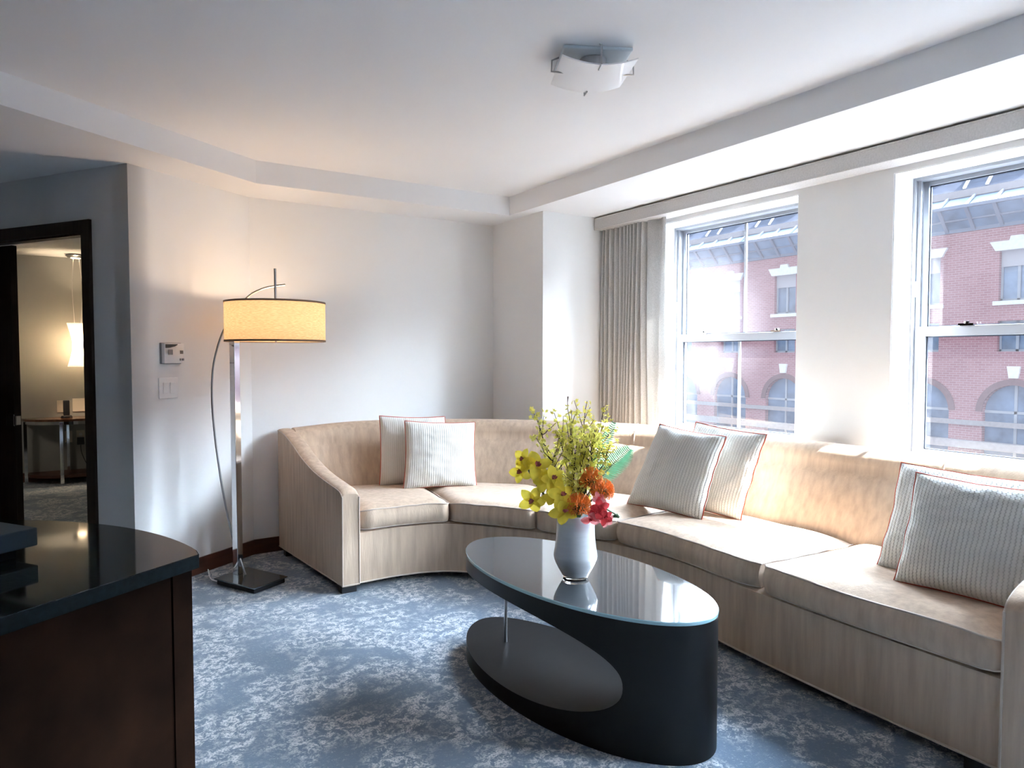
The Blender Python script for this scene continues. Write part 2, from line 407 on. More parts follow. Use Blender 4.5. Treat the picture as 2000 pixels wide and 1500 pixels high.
# main ceiling and dropped soffit
ROOM = [(3.62,-2.55),(3.62,4.25),(3.05,4.95),(1.08,4.95),(.30,4.45),(-.92,6.30),(-2.45,5.30),(-2.45,-2.55)]
INNER = [(1.022,4.496),(2.864,4.487),(2.864,-1.9),(-1.6,-1.9),(-1.6,2.75)]
struct('trim_1', MB().plate(ROOM, [INNER], lambda u,v,w: V((u,v,ZS+w)), ZC-ZS+.02), M['ceil'])
struct('ceiling', MB().plate(ROOM, [], lambda u,v,w: V((u,v,ZC+w)), .12), M['ceil'])
# baseboards
def strip(name, p, q, nrm, h, t, m):
    p, q, nrm = V(p), V(q), V(nrm)
    return struct(name, MB().obox(p, q-p, nrm*t, V((0,0,h))), m, bevel=.003)
strip('baseboard_left', P0, P0+T2*.90, N2, .10, .014, M['basew'])
strip('baseboard_back', (1.07,BACK,0), (2.976,BACK,0), (0,-1,0), .10, .014, M['basew'])
strip('baseboard_door', P0+N2*(-.30), P0, -T2, .10, .014, M['basew'])
strip('baseboard_bedroom', (-3.08,9.05,0), (1.08,9.05,0), (0,-1,0), .10, .014, M['basew'])
# door casing and sliding leaf
def dwall(u, w, z): return P0+N2*u+T2*w+V((0,0,z))
cas = D.objects.new('door_1', None); C.objects.link(cas); cas['kind'] = 'structure'; cas.location = dwall(-.9,0,0); bpy.context.view_layer.update()
cw = .07
mb = MB().obox(dwall(DU1,-.018,0), N2*cw, T2*.018, V((0,0,DZ+cw)))
mb.obox(dwall(DU0-cw,-.018,0), N2*cw, T2*.018, V((0,0,DZ+cw)))
mb.obox(dwall(DU0,-.018,DZ), N2*(DU1-DU0), T2*.018, V((0,0,cw)))
mb.build('casing', M['door'], cas)
mb = MB().obox(dwall(DU1-.012,0,0), N2*.012, T2*.13, V((0,0,DZ)))
mb.obox(dwall(DU0,0,0), N2*.012, T2*.13, V((0,0,DZ)))
mb.obox(dwall(DU0+.012,0,DZ-.012), N2*(DU1-DU0-.024), T2*.05, V((0,0,.012)))
mb.build('jamb', M['door'], cas)
leaf = MB().obox(dwall(-2.17,.135,.012), N2*.90, T2*.042, V((0,0,2.05))).build('door_leaf', M['door'], cas, bevel=.002)
MB().obox(dwall(-1.345,.129,.895), N2*.075, T2*.006, V((0,0,.075))).build('latch_plate', M['chrome'], leaf, bevel=.002)
MB().obox(dwall(-1.272,.137,.90), N2*.014, T2*.03, V((0,0,.06))).build('edge_pull', M['chrome'], leaf, bevel=.002)
MB().obox(dwall(DU0-.9,.135,2.075), N2*2.0, T2*.05, V((0,0,.05))).build('track', M['steel'], cas)

# ------------------------------------------------------------------ windows
def window(idx, y0, y1):
    r = D.objects.new('window_%d' % idx, None); C.objects.link(r); r['kind'] = 'structure'; r.location = (3.8,(y0+y1)/2,W_Z0); bpy.context.view_layer.update()
    z0, z1 = W_Z0, W_Z1
    fr = MB()
    for (a,b,c,d) in ((y0,y0+.022,z0,z1),(y1-.022,y1,z0,z1)): fr.box((3.775,a,c),(3.895,b,d))
    fr.box((3.775,y0+.022,z1-.022),(3.895,y1-.022,z1)); fr.box((3.775,y0+.022,z0),(3.895,y1-.022,z0+.04))
    fr.build('window_frame', M['alu'], r, bevel=.002)
    st = MB()
    for (a,b) in ((y0+.022,y0+.040),(y1-.040,y1-.022)): st.box((3.790,a,z0+.04),(3.800,b,z1-.022))
    st.build('track_stop', M['alu'], r)
    def sash(x, za, zb, sw, top, bot, nm):
        a, b = y0+.028, y1-.028
        s = MB()
        s.box((x,a,za),(x+.032,a+sw,zb)); s.box((x,b-sw,za),(x+.032,b,zb))
        s.box((x,a+sw,zb-top),(x+.032,b-sw,zb)); s.box((x,a+sw,za),(x+.032,b-sw,za+bot))
        o = s.build(nm, M['alu'], r, bevel=.002)
        g = MB(); ga, gb, gz, gt = a+sw, b-sw, za+bot, zb-top
        for (p,q,c,d) in ((ga,ga+.006,gz,gt),(gb-.006,gb,gz,gt),(ga,gb,gt-.006,gt),(ga,gb,gz,gz+.006)): g.box((x+.012,p,c),(x+.02,q,d))
        g.build('gasket', M['gasket'], o)
        MB().add([(x+.016,ga,gz),(x+.016,gb,gz),(x+.016,gb,gt),(x+.016,ga,gt)], [(0,1,2,3)])
        p = MB(); p.add([(x+.016,ga,gz),(x+.016,gb,gz),(x+.016,gb,gt),(x+.016,ga,gt)], [(0,1,2,3)]); p.build('pane', M['glass_glare' if idx == 1 else 'glass'], o)
        ym = (a+b)/2+.012
        MB().box((x+.024,ym-.009,gz),(x+.036,ym+.009,gt)).build('muntin', M['alu'], o)
        return o
    lo = sash(3.792, z0+.04, 1.502, .048, .050, .06, 'lower_sash')
    up = sash(3.842, 1.455, z1-.022, .026, .022, .048, 'upper_sash')
    ym = (y0+y1)/2
    for dy in (-.30, .30):
        MB().box((3.777,ym+dy-.035,1.502),(3.82,ym+dy+.035,1.512)).lathe([(.0,1.512),(.014,1.512),(.014,1.522),(0,1.524)], (3.795,ym+dy,0), 12).build('sash_lock', M['chrome'], lo)
    MB().box((3.778,y1-.034,1.66),(3.79,y1-.018,1.74)).build('latch', M['plastic'], r, bevel=.002)
    MB().box((3.52,y0+.001,z0-.028),(3.775,y1-.001,z0)).build('window_sill', M['white'], r, bevel=.004)
    ex = MB()  # painted reveal boards, so that the opening reads white
    ex.box((3.603,y0,z1-.006),(3.775,y1,z1)); ex.box((3.603,y0,z0),(3.775,y0+.006,z1-.006)); ex.box((3.603,y1-.006,z0),(3.775,y1,z1-.006))
    ex.build('reveal', M['white'], r)
for i, (a, b) in enumerate(WINS): window(i+1, a, b)

# valance
va = thing('valance', 'long grey woven fabric-covered valance running above both windows', 'valance', (3.52,1.0,2.31))
MB().box((3.445,-2.4,2.312),(3.598,4.190,2.400)).build('pelmet_board', M['valance'], va, bevel=.004)
mb = MB(); mb.tube([(3.447,-2.4,2.314),(3.447,4.188,2.314)], .0045, 6); mb.tube([(3.447,4.188,2.314),(3.447,4.188,2.398)], .0045, 6); mb.tube([(3.447,-2.4,2.394),(3.447,4.188,2.394)], .004, 6)
mb.build('piping', M['curtain'], va)

# curtain
cu = thing('curtain', 'grey pleated woven curtain drawn to the left of the window', 'curtain', (3.53,3.95,0))
def drape(y0, y1, n, amp, nf, ph, base, name, m, zb=.03, flare=.05, th=.004):
    pts = []
    for i in range(n+1):
        t = i/n; row = []
        for k in range(13):
            z = lerp(zb, 2.335, k/12); q = 1-k/12
            y = lerp(y0+flare*q, y1-flare*.3*q, t)+.010*math.sin(7*t+5*q)
            a = amp*(1+.25*math.sin(3*PI*t+ph))*(.9+.25*q)
            x = base+a*math.sin(2*PI*nf*(t+.012*math.sin(11*t))+ph+.5*q*math.sin(9*t))+.012*math.sin(5*t+2)*q
            row.append(V((x,y,z)))
        pts.append(row)
    back = [[p+V((th,0,0)) for p in r] for r in pts]
    mb = MB(); mb.grid(pts); mb.grid([r[::-1] for r in back])
    return mb.build(name, m, cu, smooth=60)
drape(4.175, 3.70, 240, .033, 11.5, .4, 3.535, 'drape', M['curtain'])
drape(3.715, 3.515, 60, .016, 1.6, 2.2, 3.535, 'lining', M['lining'], flare=.0)

# ------------------------------------------------------------------ sectional sofa
# stations: F front of seat, S foot of backrest, T middle of the top edge (plan), top height
ST = [((1.31,3.79),(1.31,4.60),(1.31,4.79),.862),
      ((1.66,3.80),(1.69,4.60),(1.72,4.79),.884),
      ((1.93,3.72),(2.07,4.46),(2.16,4.69),.885),
      ((2.12,3.51),(2.43,4.24),(2.58,4.45),.885),
      ((2.265,3.27),(2.76,3.88),(2.89,4.13),.885),
      ((2.38,3.05),(3.00,3.42),(3.23,3.66),.885),
      ((2.47,2.84),(3.15,2.96),(3.40,3.08),.885),
      ((2.52,2.55),(3.19,2.58),(3.45,2.62),.885),
      ((2.52,2.32),(3.20,2.32),(3.46,2.34),.885),
      ((2.485,2.03),(3.20,2.03),(3.46,2.03),.885),
      ((2.455,1.60),(3.20,1.60),(3.46,1.60),.885),
      ((2.445,.97),(3.20,.97),(3.46,.97),.885)]
flat = [a+b+c+(h,) for a,b,c,h in ST]
CUR = crom(flat, 12)
def stn(s):
    """s in 0..len(ST)-1"""
    x = max(0, min(s*12, len(CUR)-1-1e-6)); i = int(x); t = x-i
    q = [lerp(a,b,t) for a,b in zip(CUR[i], CUR[i+1])]
    return V(q[0:2]).to_3d(), V(q[2:4]).to_3d(), V(q[4:6]).to_3d(), q[6]
def s_at_front(x=None, y=None):
    best = min(range(len(CUR)), key=lambda i: (CUR[i][0]-x)**2+(CUR[i][1]-y)**2); return best/12
NS = len(ST)-1
so = thing('sectional_sofa', 'long curved champagne chenille sectional sofa running along two walls under the windows', 'sofa', (2.3,3.0,0))
# base (skirt) under the cushions
ns = 110
pts = []
for i in range(ns+1):
    f, s, t, h = stn(NS*i/ns); o = (t-f).normalized()
    fr = f+o*.012
    rear = t+o*.075
    pts.append([fr+V((0,0,.042))+o*.01, fr+V((0,0,.05)), fr+V((0,0,.19)), fr+V((0,0,.335)), fr+o*.03+V((0,0,.347)), s+V((0,0,.347)), rear+V((0,0,.347)), rear+V((0,0,.042)), fr+V((0,0,.042))+o*.01])
mb = MB(); mb.grid(pts); nv = 9
mb.f.append(tuple(range(8))); mb.f.append(tuple(ns*nv+k for k in range(8)))
mb.build('base', M['sofa'], so, smooth=40, weld=True)
mb = MB(); mb.tube([stn(NS*i/ns)[0]+(stn(NS*i/ns)[2]-stn(NS*i/ns)[0]).normalized()*.008+V((0,0,.047)) for i in range(ns+1)], .005, 6); mb.build('skirt_piping', M['sofa_pipe'], so, smooth=60)
# backrest
pts = []
for i in range(ns+1):
    sp = NS*i/ns; f, s, t, h = stn(sp); o = (t-s); o = o.normalized(); ft = (t-f).normalized()
    i0 = t-ft*.10; i0.z = 0
    # soft dents of the panels
    prof = [(s-ft*.0, .36), (s+ft*.005, .43), (lerp(s,i0,.22)+ft*.004, .52), (lerp(s,i0,.5)+ft*.006, .62), (lerp(s,i0,.8)+ft*.002, .73),
            (i0-ft*.002, h-.125), (i0+ft*.004, h-.085), (i0+ft*.017, h-.048), (t-ft*.058, h-.019), (t-ft*.03, h-.005), (t, h), (t+ft*.035, h-.006), (t+ft*.06, h-.022), (t+ft*.073, h-.06), (t+ft*.075, h-.2), (t+ft*.075, .36)]
    pts.append([p.xy.to_3d()+V((0,0,z)) for p, z in prof])
seams = (s_at_front(2.40,3.0), s_at_front(2.45,1.62))
mb = MB(); mb.grid(pts); m_ = len(pts[0])
mb.f.append(tuple(range(m_))); mb.f.append(tuple(ns*m_+k for k in range(m_)))
mb.build('backrest', M['sofa'], so, smooth=50)
for sq in seams:
    f, s, t, h = stn(sq); ft = (t-f).normalized()
    path = [t+ft*.06+V((0,0,h-.021)), t+V((0,0,h+.0005)), t-ft*.030+V((0,0,h-.005)), t-ft*.058+V((0,0,h-.019)), t-ft*.083+V((0,0,h-.048)), t-ft*.097+V((0,0,h-.085)), t-ft*.103+V((0,0,h-.125))]
    MB().tube(path, .0035, 6).build('back_seam', M['sofa_pipe'], so, smooth=60)
# seat cushions
def cushion(sa, sb, seed):
    zb, ze = .350, .452
    nu, nd = 26, 22
    def P(u, d, z):
        f, s, t, h = stn(lerp(sa, sb, u)); ft = (s-f); L = ft.length
        g = .006/ max(.2,(stn(sb)[0]-stn(sa)[0]).length)
        return f+ft*d+V((0,0,z))
    def rnd(x, w):  # edge falloff
        return 1-max(0, 1-min(x,1-x)/w)**2.4
    top = []
    for i in range(nu+1):
        u = i/nu; uu = .013+.974*u; row = []
        for j in range(nd+1):
            d = j/nd
            dd = d-.012*math.sin(PI*u)*(1-d)+(1-d)*.05*max(0,1-min(u,1-u)/.09)**2
            z = ze+.034*rnd(u,.16)*rnd(d*.93+.02,.15)-.018*d
            z += .004*noise.noise(V((u*5+seed,d*5,seed)))
            row.append(P(uu, dd, z))
        top.append(row)
    n_ = nd
    side = []
    ring = [(i,0) for i in range(nu+1)]+[(nu,j) for j in range(1,nd+1)]+[(i,nd) for i in range(nu-1,-1,-1)]+[(0,j) for j in range(nd-1,0,-1)]
    mid = V((0,0,0))
    for r in top:
        for p in r: mid += p
    mid /= (nu+1)*(nd+1)
    prof = [(0,0),(.10,.004),(.3,.012),(.55,.015),(.8,.010),(1,-.004)]
    for (i,j) in ring:
        p = top[i][j]; nb = []
        out = V((0,0,0))
        f, s, t, h = stn(lerp(sa,sb,i/nu)); ft = (s-f).normalized(); tg = ft.cross(V((0,0,1)))
        if j == 0: out -= ft
        if j == nd: out += ft*0
        # bulge only on the free front and a little at the ends
        side.append([V((p.x,p.y,lerp(p.z,zb,k)))+out*b for k, b in prof])
    mb = MB(); mb.grid(top)
    mb.grid(side, closed_u=True)
    m = len(prof); b = len(mb.v)
    bot = [r[-1] for r in side]
    mb.add([sum(bot, V((0,0,0)))/len(bot)]+bot, [(0,1+k,1+(k+1) % len(bot)) for k in range(len(bot))])
    o = mb.build('seat_cushion', M['sofa'], so, smooth=38, weld=True)
    pp = MB(); pp.tube([top[i][0]+V((0,0,.001)) for i in range(nu+1)], .0042, 6)
    pp.tube([top[0][j]+V((0,0,.001)) for j in range(nd+1)], .0042, 6); pp.tube([top[nu][j]+V((0,0,.001)) for j in range(nd+1)], .0042, 6)
    pp.tube([r[-1]+V((0,0,.003)) for r in side[:nu+1]], .0042, 6)
    pp.build('piping', M['sofa_pipe'], o, smooth=60)
cuts = [s_at_front(1.40,3.79), s_at_front(1.94,3.71), s_at_front(2.265,3.27), s_at_front(2.47,2.84), s_at_front(2.468,1.92), NS]
for k in range(5): cushion(cuts[k], cuts[k+1], k*3.1)
# left arm: outer side panel with a swooping top line
ox0, oy0, ox1, oy1 = 1.302, 3.79, 1.222, 4.85
arm = [(0,.565),(.02,.585),(.06,.597),(.16,.612),(.28,.630),(.40,.655),(.52,.690),(.62,.728),(.72,.775),(.82,.815),(.92,.842),(1,.850)]
arm = crom(arm, 5)
def arm_side(off, drop=0):
    top = []; bot = []
    for (t, z) in arm:
        p = V((lerp(ox0,ox1,t)+off*(1+.0*t), lerp(oy0,oy1,t), 0))
        top.append(p+V((0,0,z-drop))); bot.append(p+V((0,0,.042)))
    return top, bot
offs = [(0,.012),(.0015,.005),(.008,.0),(.03,-.004),(.055,-.004),(.082,-.002),(.093,.004),(.10,.016)]
rows = []
for (o_, dr) in offs:
    rows.append([p for p in arm_side(o_, dr)[0]])
mb = MB(); mb.grid(rows)
bo = [p for p in arm_side(0,0)[1]]; bi = arm_side(.10,0)[1]
mb.grid([bo, rows[0]]); mb.grid([rows[-1], bi]); mb.grid([bi, bo])
fr_ = [r[0] for r in rows]; mb.add(fr_+[bi[0], bo[0]], [tuple(range(len(fr_)+2))])
bk_ = [r[-1] for r in rows]; mb.add(bk_+[bi[-1], bo[-1]], [tuple(range(len(bk_)+2))])
la = mb.build('arm', M['sofa'], so, smooth=40, weld=True)
pp = MB(); pp.tube([p+V((-.001,0,-.004)) for p in rows[1]], .0042, 6)
pp.tube([rows[1][0]+V((0,-.001,-.004)), V((ox0,oy0,.05))], .0042, 6); pp.tube([rows[-1][0]+V((0,-.002,0)), V((ox0+.10,oy0-.001,.05))], .0042, 6)
pp.tube([p+V((0,0,.006)) for p in bo], .0042, 6); pp.tube([bo[0]+V((0,0,.006)), bi[0]+V((0,0,.006))], .0042, 6)
pp.build('piping', M['sofa_pipe'], la, smooth=60)
# right arm (mostly beyond the frame)
mb = MB(); top = crom([(2.432,.560),(2.47,.600),(2.56,.632),(2.75,.668),(2.95,.715),(3.15,.785),(3.34,.850),(3.50,.872)], 5)
rr = []
for yy, dr in ((.968,.012),(.966,.0),(.93,-.006),(.87,-.006),(.835,0),(.833,.012)): rr.append([V((x,yy,z-dr)) for x, z in top])
mb.grid(rr); b0 = [V((x,.968,.042)) for x, z in top]; b1 = [V((x,.833,.042)) for x, z in top]
mb.grid([b0, rr[0]]); mb.grid([rr[-1], b1]); mb.grid([b1,b0])
mb.add([r[0] for r in rr]+[b1[0],b0[0]], [tuple(range(8))]); mb.add([r[-1] for r in rr]+[b1[-1],b0[-1]], [tuple(range(8))])
ra = mb.build('arm', M['sofa'], so, smooth=40, weld=True)
pp = MB(); pp.tube([p+V((0,0,-.004)) for p in rr[1]], .0042, 6); pp.tube([rr[1][0], V((2.431,.967,.05))], .0042, 6); pp.build('piping', M['sofa_pipe'], ra, smooth=60)
for x, y in ((1.345,3.835),(1.28,4.76),(2.40,3.10),(2.50,2.45),(2.50,1.05),(3.40,1.05),(3.36,2.9)):
    MB().box((x-.045,y-.03,0),(x+.045,y+.03,.043)).build('foot', M['sofa_foot'], so, bevel=.003)

# ------------------------------------------------------------------ pillows
def pillow(label, BL, BR, TR, TL, th, m, seed, pinch=.045):
    BL, BR, TR, TL = map(V, (BL,BR,TR,TL))
    ctr = (BL+BR+TR+TL)/4
    r = thing('throw_pillow', label, 'pillow', (ctr.x, ctr.y, min(BL.z,BR.z)), 'cream pillows with rust piping on the sofa')
    nrm = ((BR-BL).cross(TL-BL)).normalized()
    n = 40
    def pt(a, b, side):
        x, y = 2*a-1, 2*b-1
        k = pinch
        xx = x*(1-k*(1-y*y)*abs(x)**2); yy = y*(1-k*(1-x*x)*abs(y)**2)
        A_, B2 = (xx+1)/2, (yy+1)/2
        p = lerp(lerp(BL,BR,A_), lerp(TL,TR,A_), B2)
        e = max(0,(1-x**4))*max(0,(1-y**4))
        h = th*.5*(e**.42 if e > 0 else 0)*(.62+.38*(1-x*x)*(1-y*y)**.5 if abs(y) < 1 else .62)
        w = .010*noise.noise(V((x*2.2+seed,y*2.2,seed)))*e+.006*noise.noise(V((x*5+seed,y*7,seed*2)))*e
        edge = .012*noise.noise(V((x*3+seed*3, y*3, 4)))*(1-e)
        return p+nrm*(side*(h+w)+edge)
    mb = MB()
    for side in (1,-1):
        pts = [[pt(i/n,j/n,side) for j in range(n+1)] for i in range(n+1)]
        uvs = [[(i/n,j/n) for j in range(n+1)] for i in range(n+1)]
        mb.grid(pts, uvs)
    mb.build('cover', m, r, smooth=80)
    ring = [(i/n,0) for i in range(n)]+[(1,j/n) for j in range(n)]+[(1-i/n,1) for i in range(n)]+[(0,1-j/n) for j in range(n)]
    pm = MB(); pm.tube([pt(a,b,1)*.5+pt(a,b,-1)*.5 for a,b in ring], .0032, 6, closed=True); pm.build('piping', M['rust'], r, smooth=60)
    return r
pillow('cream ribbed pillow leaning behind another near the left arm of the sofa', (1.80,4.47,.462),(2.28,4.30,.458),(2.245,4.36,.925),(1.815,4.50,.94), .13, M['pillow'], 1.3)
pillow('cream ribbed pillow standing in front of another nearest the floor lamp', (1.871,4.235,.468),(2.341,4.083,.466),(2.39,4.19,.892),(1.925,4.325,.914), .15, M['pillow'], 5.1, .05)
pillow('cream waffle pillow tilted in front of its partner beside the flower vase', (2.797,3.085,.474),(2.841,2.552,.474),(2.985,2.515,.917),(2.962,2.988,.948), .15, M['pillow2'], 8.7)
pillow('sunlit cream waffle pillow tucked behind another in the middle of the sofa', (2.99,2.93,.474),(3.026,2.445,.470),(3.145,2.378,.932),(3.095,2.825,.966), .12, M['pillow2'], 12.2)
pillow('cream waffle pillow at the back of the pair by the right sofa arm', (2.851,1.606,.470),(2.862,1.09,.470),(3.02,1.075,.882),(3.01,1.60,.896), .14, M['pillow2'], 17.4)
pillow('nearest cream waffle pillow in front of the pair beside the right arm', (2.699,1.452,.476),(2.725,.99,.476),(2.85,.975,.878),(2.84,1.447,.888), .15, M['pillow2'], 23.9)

# ------------------------------------------------------------------ coffee table
TC = V((1.725,2.206,0)); TL_ = V((-.09,.996,0)).normalized(); TS_ = V((.996,.09,0)).normalized()
rotT = math.atan2(TL_.y, TL_.x)
ct = thing('coffee_table', 'black oval coffee table with glass top and a pierced drum base', 'table', TC)
def ellip(z, a, b, n=96): return [TC+TL_*(a*math.cos(2*PI*k/n))+TS_*(b*math.sin(2*PI*k/n))+V((0,0,z)) for k in range(n)]
n = 128
lo, hi = ellip(.0, .645, .306, n), ellip(.468, .645, .306, n)
mb = MB(); mb.add(lo+hi, [tuple(range(n))[::-1], tuple(range(n,2*n))]+[(k,(k+1) % n,n+(k+1) % n,n+k) for k in range(n)])
body = mb.build('drum_body', M['tabwood'], ct)
hb = MB(); m2 = 96
def spow(x): return math.copysign(abs(x)**(2/2.35), x)
hole = [(.215+.675*spow(math.cos(2*PI*k/m2)), .237+.174*spow(math.sin(2*PI*k/m2))) for k in range(m2)]
ha = [TC+TL_*l+TS_*(-.5)+V((0,0,z)) for l, z in hole]; hc = [TC+TL_*l+TS_*.5+V((0,0,z)) for l, z in hole]
hb.add(ha+hc, [tuple(range(m2)), tuple(range(m2,2*m2))[::-1]]+[(k,(k+1) % m2,m2+(k+1) % m2,m2+k) for k in range(m2)])
cutter = hb.build('cutter', M['tabwood'], ct)
bo_ = body.modifiers.new('cut', 'BOOLEAN'); bo_.operation = 'DIFFERENCE'; bo_.object = cutter; bo_.solver = 'EXACT'
bpy.context.view_layer.update()
dg = bpy.context.evaluated_depsgraph_get()
nm = D.meshes.new_from_object(body.evaluated_get(dg)); body.modifiers.clear(); body.data = nm
D.objects.remove(cutter)
for p in nm.polygons: p.use_smooth = True
nm.set_sharp_from_angle(angle=math.radians(35))
mb = MB(); g0, g1 = ellip(.468,.647,.308,n), ellip(.478,.647,.308,n)
gt = MB(); gt.add(ellip(.480,.644,.305,n), [tuple(range(n))])
gl = gt.build('glass_top', M['tabglass'], ct)
mb.add(g0+g1+ellip(.480,.644,.305,n), [(k,(k+1) % n,n+(k+1) % n,n+k) for k in range(n)]+[(n+k,n+(k+1) % n,2*n+(k+1) % n,2*n+k) for k in range(n)])
mb.build('glass_edge', M['glassedge'], ct, smooth=50)
MB().tube([(1.646,2.611,.05),(1.646,2.611,.425)], .0075, 16).build('support_rod', M['steel'], ct, smooth=40)

# vase and flowers
VC = V((1.677,2.146,0)); VZ = .481
R3 = V((math.cos(YAW),-math.sin(YAW),0)); D3 = V((math.sin(YAW),math.cos(YAW),0))
vs = thing('vase', 'milky white glass vase holding flowers on the black oval table', 'vase', (VC.x,VC.y,VZ))
mb = MB().lathe([(.052,.012),(.0565,.020),(.068,.040),(.079,.062),(.0850,.079),(.0862,.088),(.0850,.098),(.0810,.122),(.0772,.155),(.0757,.18),(.0745,.21),(.0735,.25),(.0725,.2525),(.0705,.25),(.071,.21),(.073,.17),(.0765,.135),(.08,.1),(.075,.07),(.06,.035),(.0,.024)], (VC.x,VC.y,VZ), 64)
mb.build('body', M['vase'], vs, smooth=50)
MB().lathe([(0,.001),(.044,.001),(.049,.004),(.0515,.0115),(0,.0115)], (VC.x,VC.y,VZ), 48).build('foot', M['clear'], vs, smooth=40)
MOUTH = V((VC.x,VC.y,VZ+.235))
def fp(r, z, d=0): return V((VC.x,VC.y,VZ))+R3*r+D3*d+V((0,0,z))

def petal(mb, c, nrm, ang, L, Wd, cup=.25, tipb=0, seg=5):
    nrm = nrm.normalized(); x = nrm.orthogonal().normalized(); y = nrm.cross(x)
    a = x*math.cos(ang)+y*math.sin(ang); s = nrm.cross(a)
    pts = []
    for i in range(seg+1):
        t = i/seg; w = Wd*math.sin(PI*min(1,.12+.86*t))**.7*(1 if t < 1 else .2)
        base = c+a*(L*t)+nrm*(cup*L*t*t*(1-tipb*t))
        pts.append([base-s*w*.5+nrm*(.1*Wd), base, base+s*w*.5+nrm*(.1*Wd)])
    mb.grid(pts)
def rv(k=1): return V((random.uniform(-k,k),random.uniform(-k,k),random.uniform(-k,k)))

def forsythia(tip, label, twigs=6, bend=.0, n=11, dens=1.0):
    tip = V(tip); b = thing('flowering_branch', label, 'flower branch', MOUTH, 'yellow flowering branches in the vase')
    d = tip-MOUTH; L = d.length
    ctrl = MOUTH+d*.45+V((0,0,.10*L))+R3*bend
    main = []
    for i in range(n+1):
        t = i/n; p = MOUTH*(1-t)**2+ctrl*2*t*(1-t)+tip*t*t; main.append(p+rv(.004)*(1 if 0 < i < n else 0))
    mb = MB(); mb.tube(main, [lerp(.0035,.0013,i/n) for i in range(n+1)], 6)
    nodes = [main[i] for i in range(3, n+1)]
    for k in range(twigs):
        i = random.randint(2, n-2); p = main[i]; t = (main[i+1]-p).normalized()
        o = (t*.8+rv(.75)); o.z = abs(o.z)*.7+.25; o.normalize(); l = random.uniform(.06,.15)*(1.1-.4*i/n)
        q = [p+o*l*s/4+rv(.003)*(1 if s else 0)+V((0,0,.012*(s/4)**2)) for s in range(5)]
        mb.tube(q, [.0018,.0016,.0014,.0012,.001], 5); nodes += q[1:]
    mb.build('twig', M['stem'], b, smooth=60)
    bl = MB()
    for q in nodes:
        for _ in range(random.choice((2,2,3,3)) if random.random() < dens else 0):
            c = q+rv(.014); nr = rv(); nr.z += .5; a0 = random.random()*6
            for j in range(5): petal(bl, c, nr, a0+j*2*PI/5, random.uniform(.008,.0135), .0075, .35, 0, 2)
    bl.build('blossoms', M['forsy'], b)
    return b
br = [((-.174,.668,.02),'yellow flowering branch reaching farthest left above the orchids',5,-.02),
      ((-.083,.645,.03),'upright yellow flowering branch just left of the bare twig tip',8,0),
      ((-.034,.665,-.02),'yellow flowering branch ending in a bare dark tip, tallest in the vase',8,0),
      ((.043,.694,.0),'tall yellow flowering branch to the right of the bare twig tip',9,0),
      ((.113,.672,.03),'yellow flowering branch ending in front of the curtain',8,.02),
      ((.128,.52,-.03),'short yellow flowering branch hanging over the upright fern frond',8,.03),
      ((-.126,.53,-.02),'low yellow flowering branch just under the leftmost branch',8,-.02),
      ((.07,.585,-.05),'yellow flowering branch in the middle facing the camera',10,.01),
      ((-.02,.57,-.05),'dense yellow flowering branch in the centre front of the bouquet',10,0),
      ((.02,.47,-.05),'shortest yellow flowering branch above the orange pincushions',9,0),
      ((.095,.60,.06),'yellow flowering branch at the rear right of the bouquet',9,.01),
      ((-.10,.47,.05),'yellow flowering branch behind the upper yellow orchids',6,-.03)]
for (r, z, d), lab, tw, bn in br:
    o = forsythia(fp(r,z,d), lab, tw, bn)
    if 'tallest' in lab:
        MB().tube([fp(-.034,.662,-.02), fp(-.0345,.69,-.02), fp(-.033,.712,-.02)], [.0013,.0012,.003], 6).build('bare_tip', M['stem'], o)

def orchid_flower(parent, c, nrm, size, m, ml, name):
    mb = MB(); nrm = V(nrm).normalized(); a0 = random.random()*.5+.2
    for j in range(5): petal(mb, c+nrm*.0015*(j % 2), (nrm+rv(.22)).normalized(), a0+j*2*PI/5+random.uniform(-.15,.15), size*random.uniform(.50,.64), size*random.uniform(.36,.48), random.uniform(-.15,.5), .9, 7)
    f = mb.build(name, m, parent, smooth=80)
    lp = MB()
    for j in range(3): petal(lp, c+nrm*.006, nrm, a0+PI+(j-1)*.7, size*.17, size*.12, .9, .5, 4)
    lp.tube([c+nrm*.002, c+nrm*.012], [.004,.003], 6)
    lp.build('lip', ml, f, smooth=80)
back = -D3
yo = thing('orchid_spray', 'yellow cymbidium orchid spray leaning left out of the vase', 'orchid', MOUTH)
stemp = [MOUTH, fp(-.06,.285,-.03), fp(-.113,.325,-.05), fp(-.155,.375,-.06), fp(-.185,.43,-.06), fp(-.198,.462,-.05)]
st_ = crom([tuple(p) for p in stemp], 6); MB().tube(st_, [lerp(.004,.0025,i/(len(st_)-1)) for i in range(len(st_))], 8).build('stem', M['green'], yo, smooth=60)
for (r,z,d,sz,nx,nz_) in ((-.205,.475,-.06,.075,-.5,.2),(-.213,.425,-.06,.088,-.6,0),(-.155,.452,-.075,.105,.1,.25),(-.095,.405,-.085,.095,.4,.1),(-.128,.40,-.08,.085,0,.2),(-.168,.318,-.07,.098,-.3,-.2),(-.062,.345,-.095,.10,.35,0),(-.052,.285,-.10,.10,.2,-.3),(-.095,.335,-.075,.075,-.1,-.2)):
    orchid_flower(yo, fp(r,z,d), back+R3*nx+V((0,0,nz_)), sz, M['orchid'], M['lip'], 'blossom')
ro = thing('orchid_spray', 'coral red orchid spray drooping over the right rim of the vase', 'orchid', MOUTH)
st_ = crom([tuple(p) for p in (MOUTH, fp(.05,.285,-.07), fp(.09,.295,-.09), fp(.13,.277,-.09), fp(.152,.262,-.08))], 6); MB().tube(st_, .0028, 8).build('stem', M['green'], ro, smooth=60)
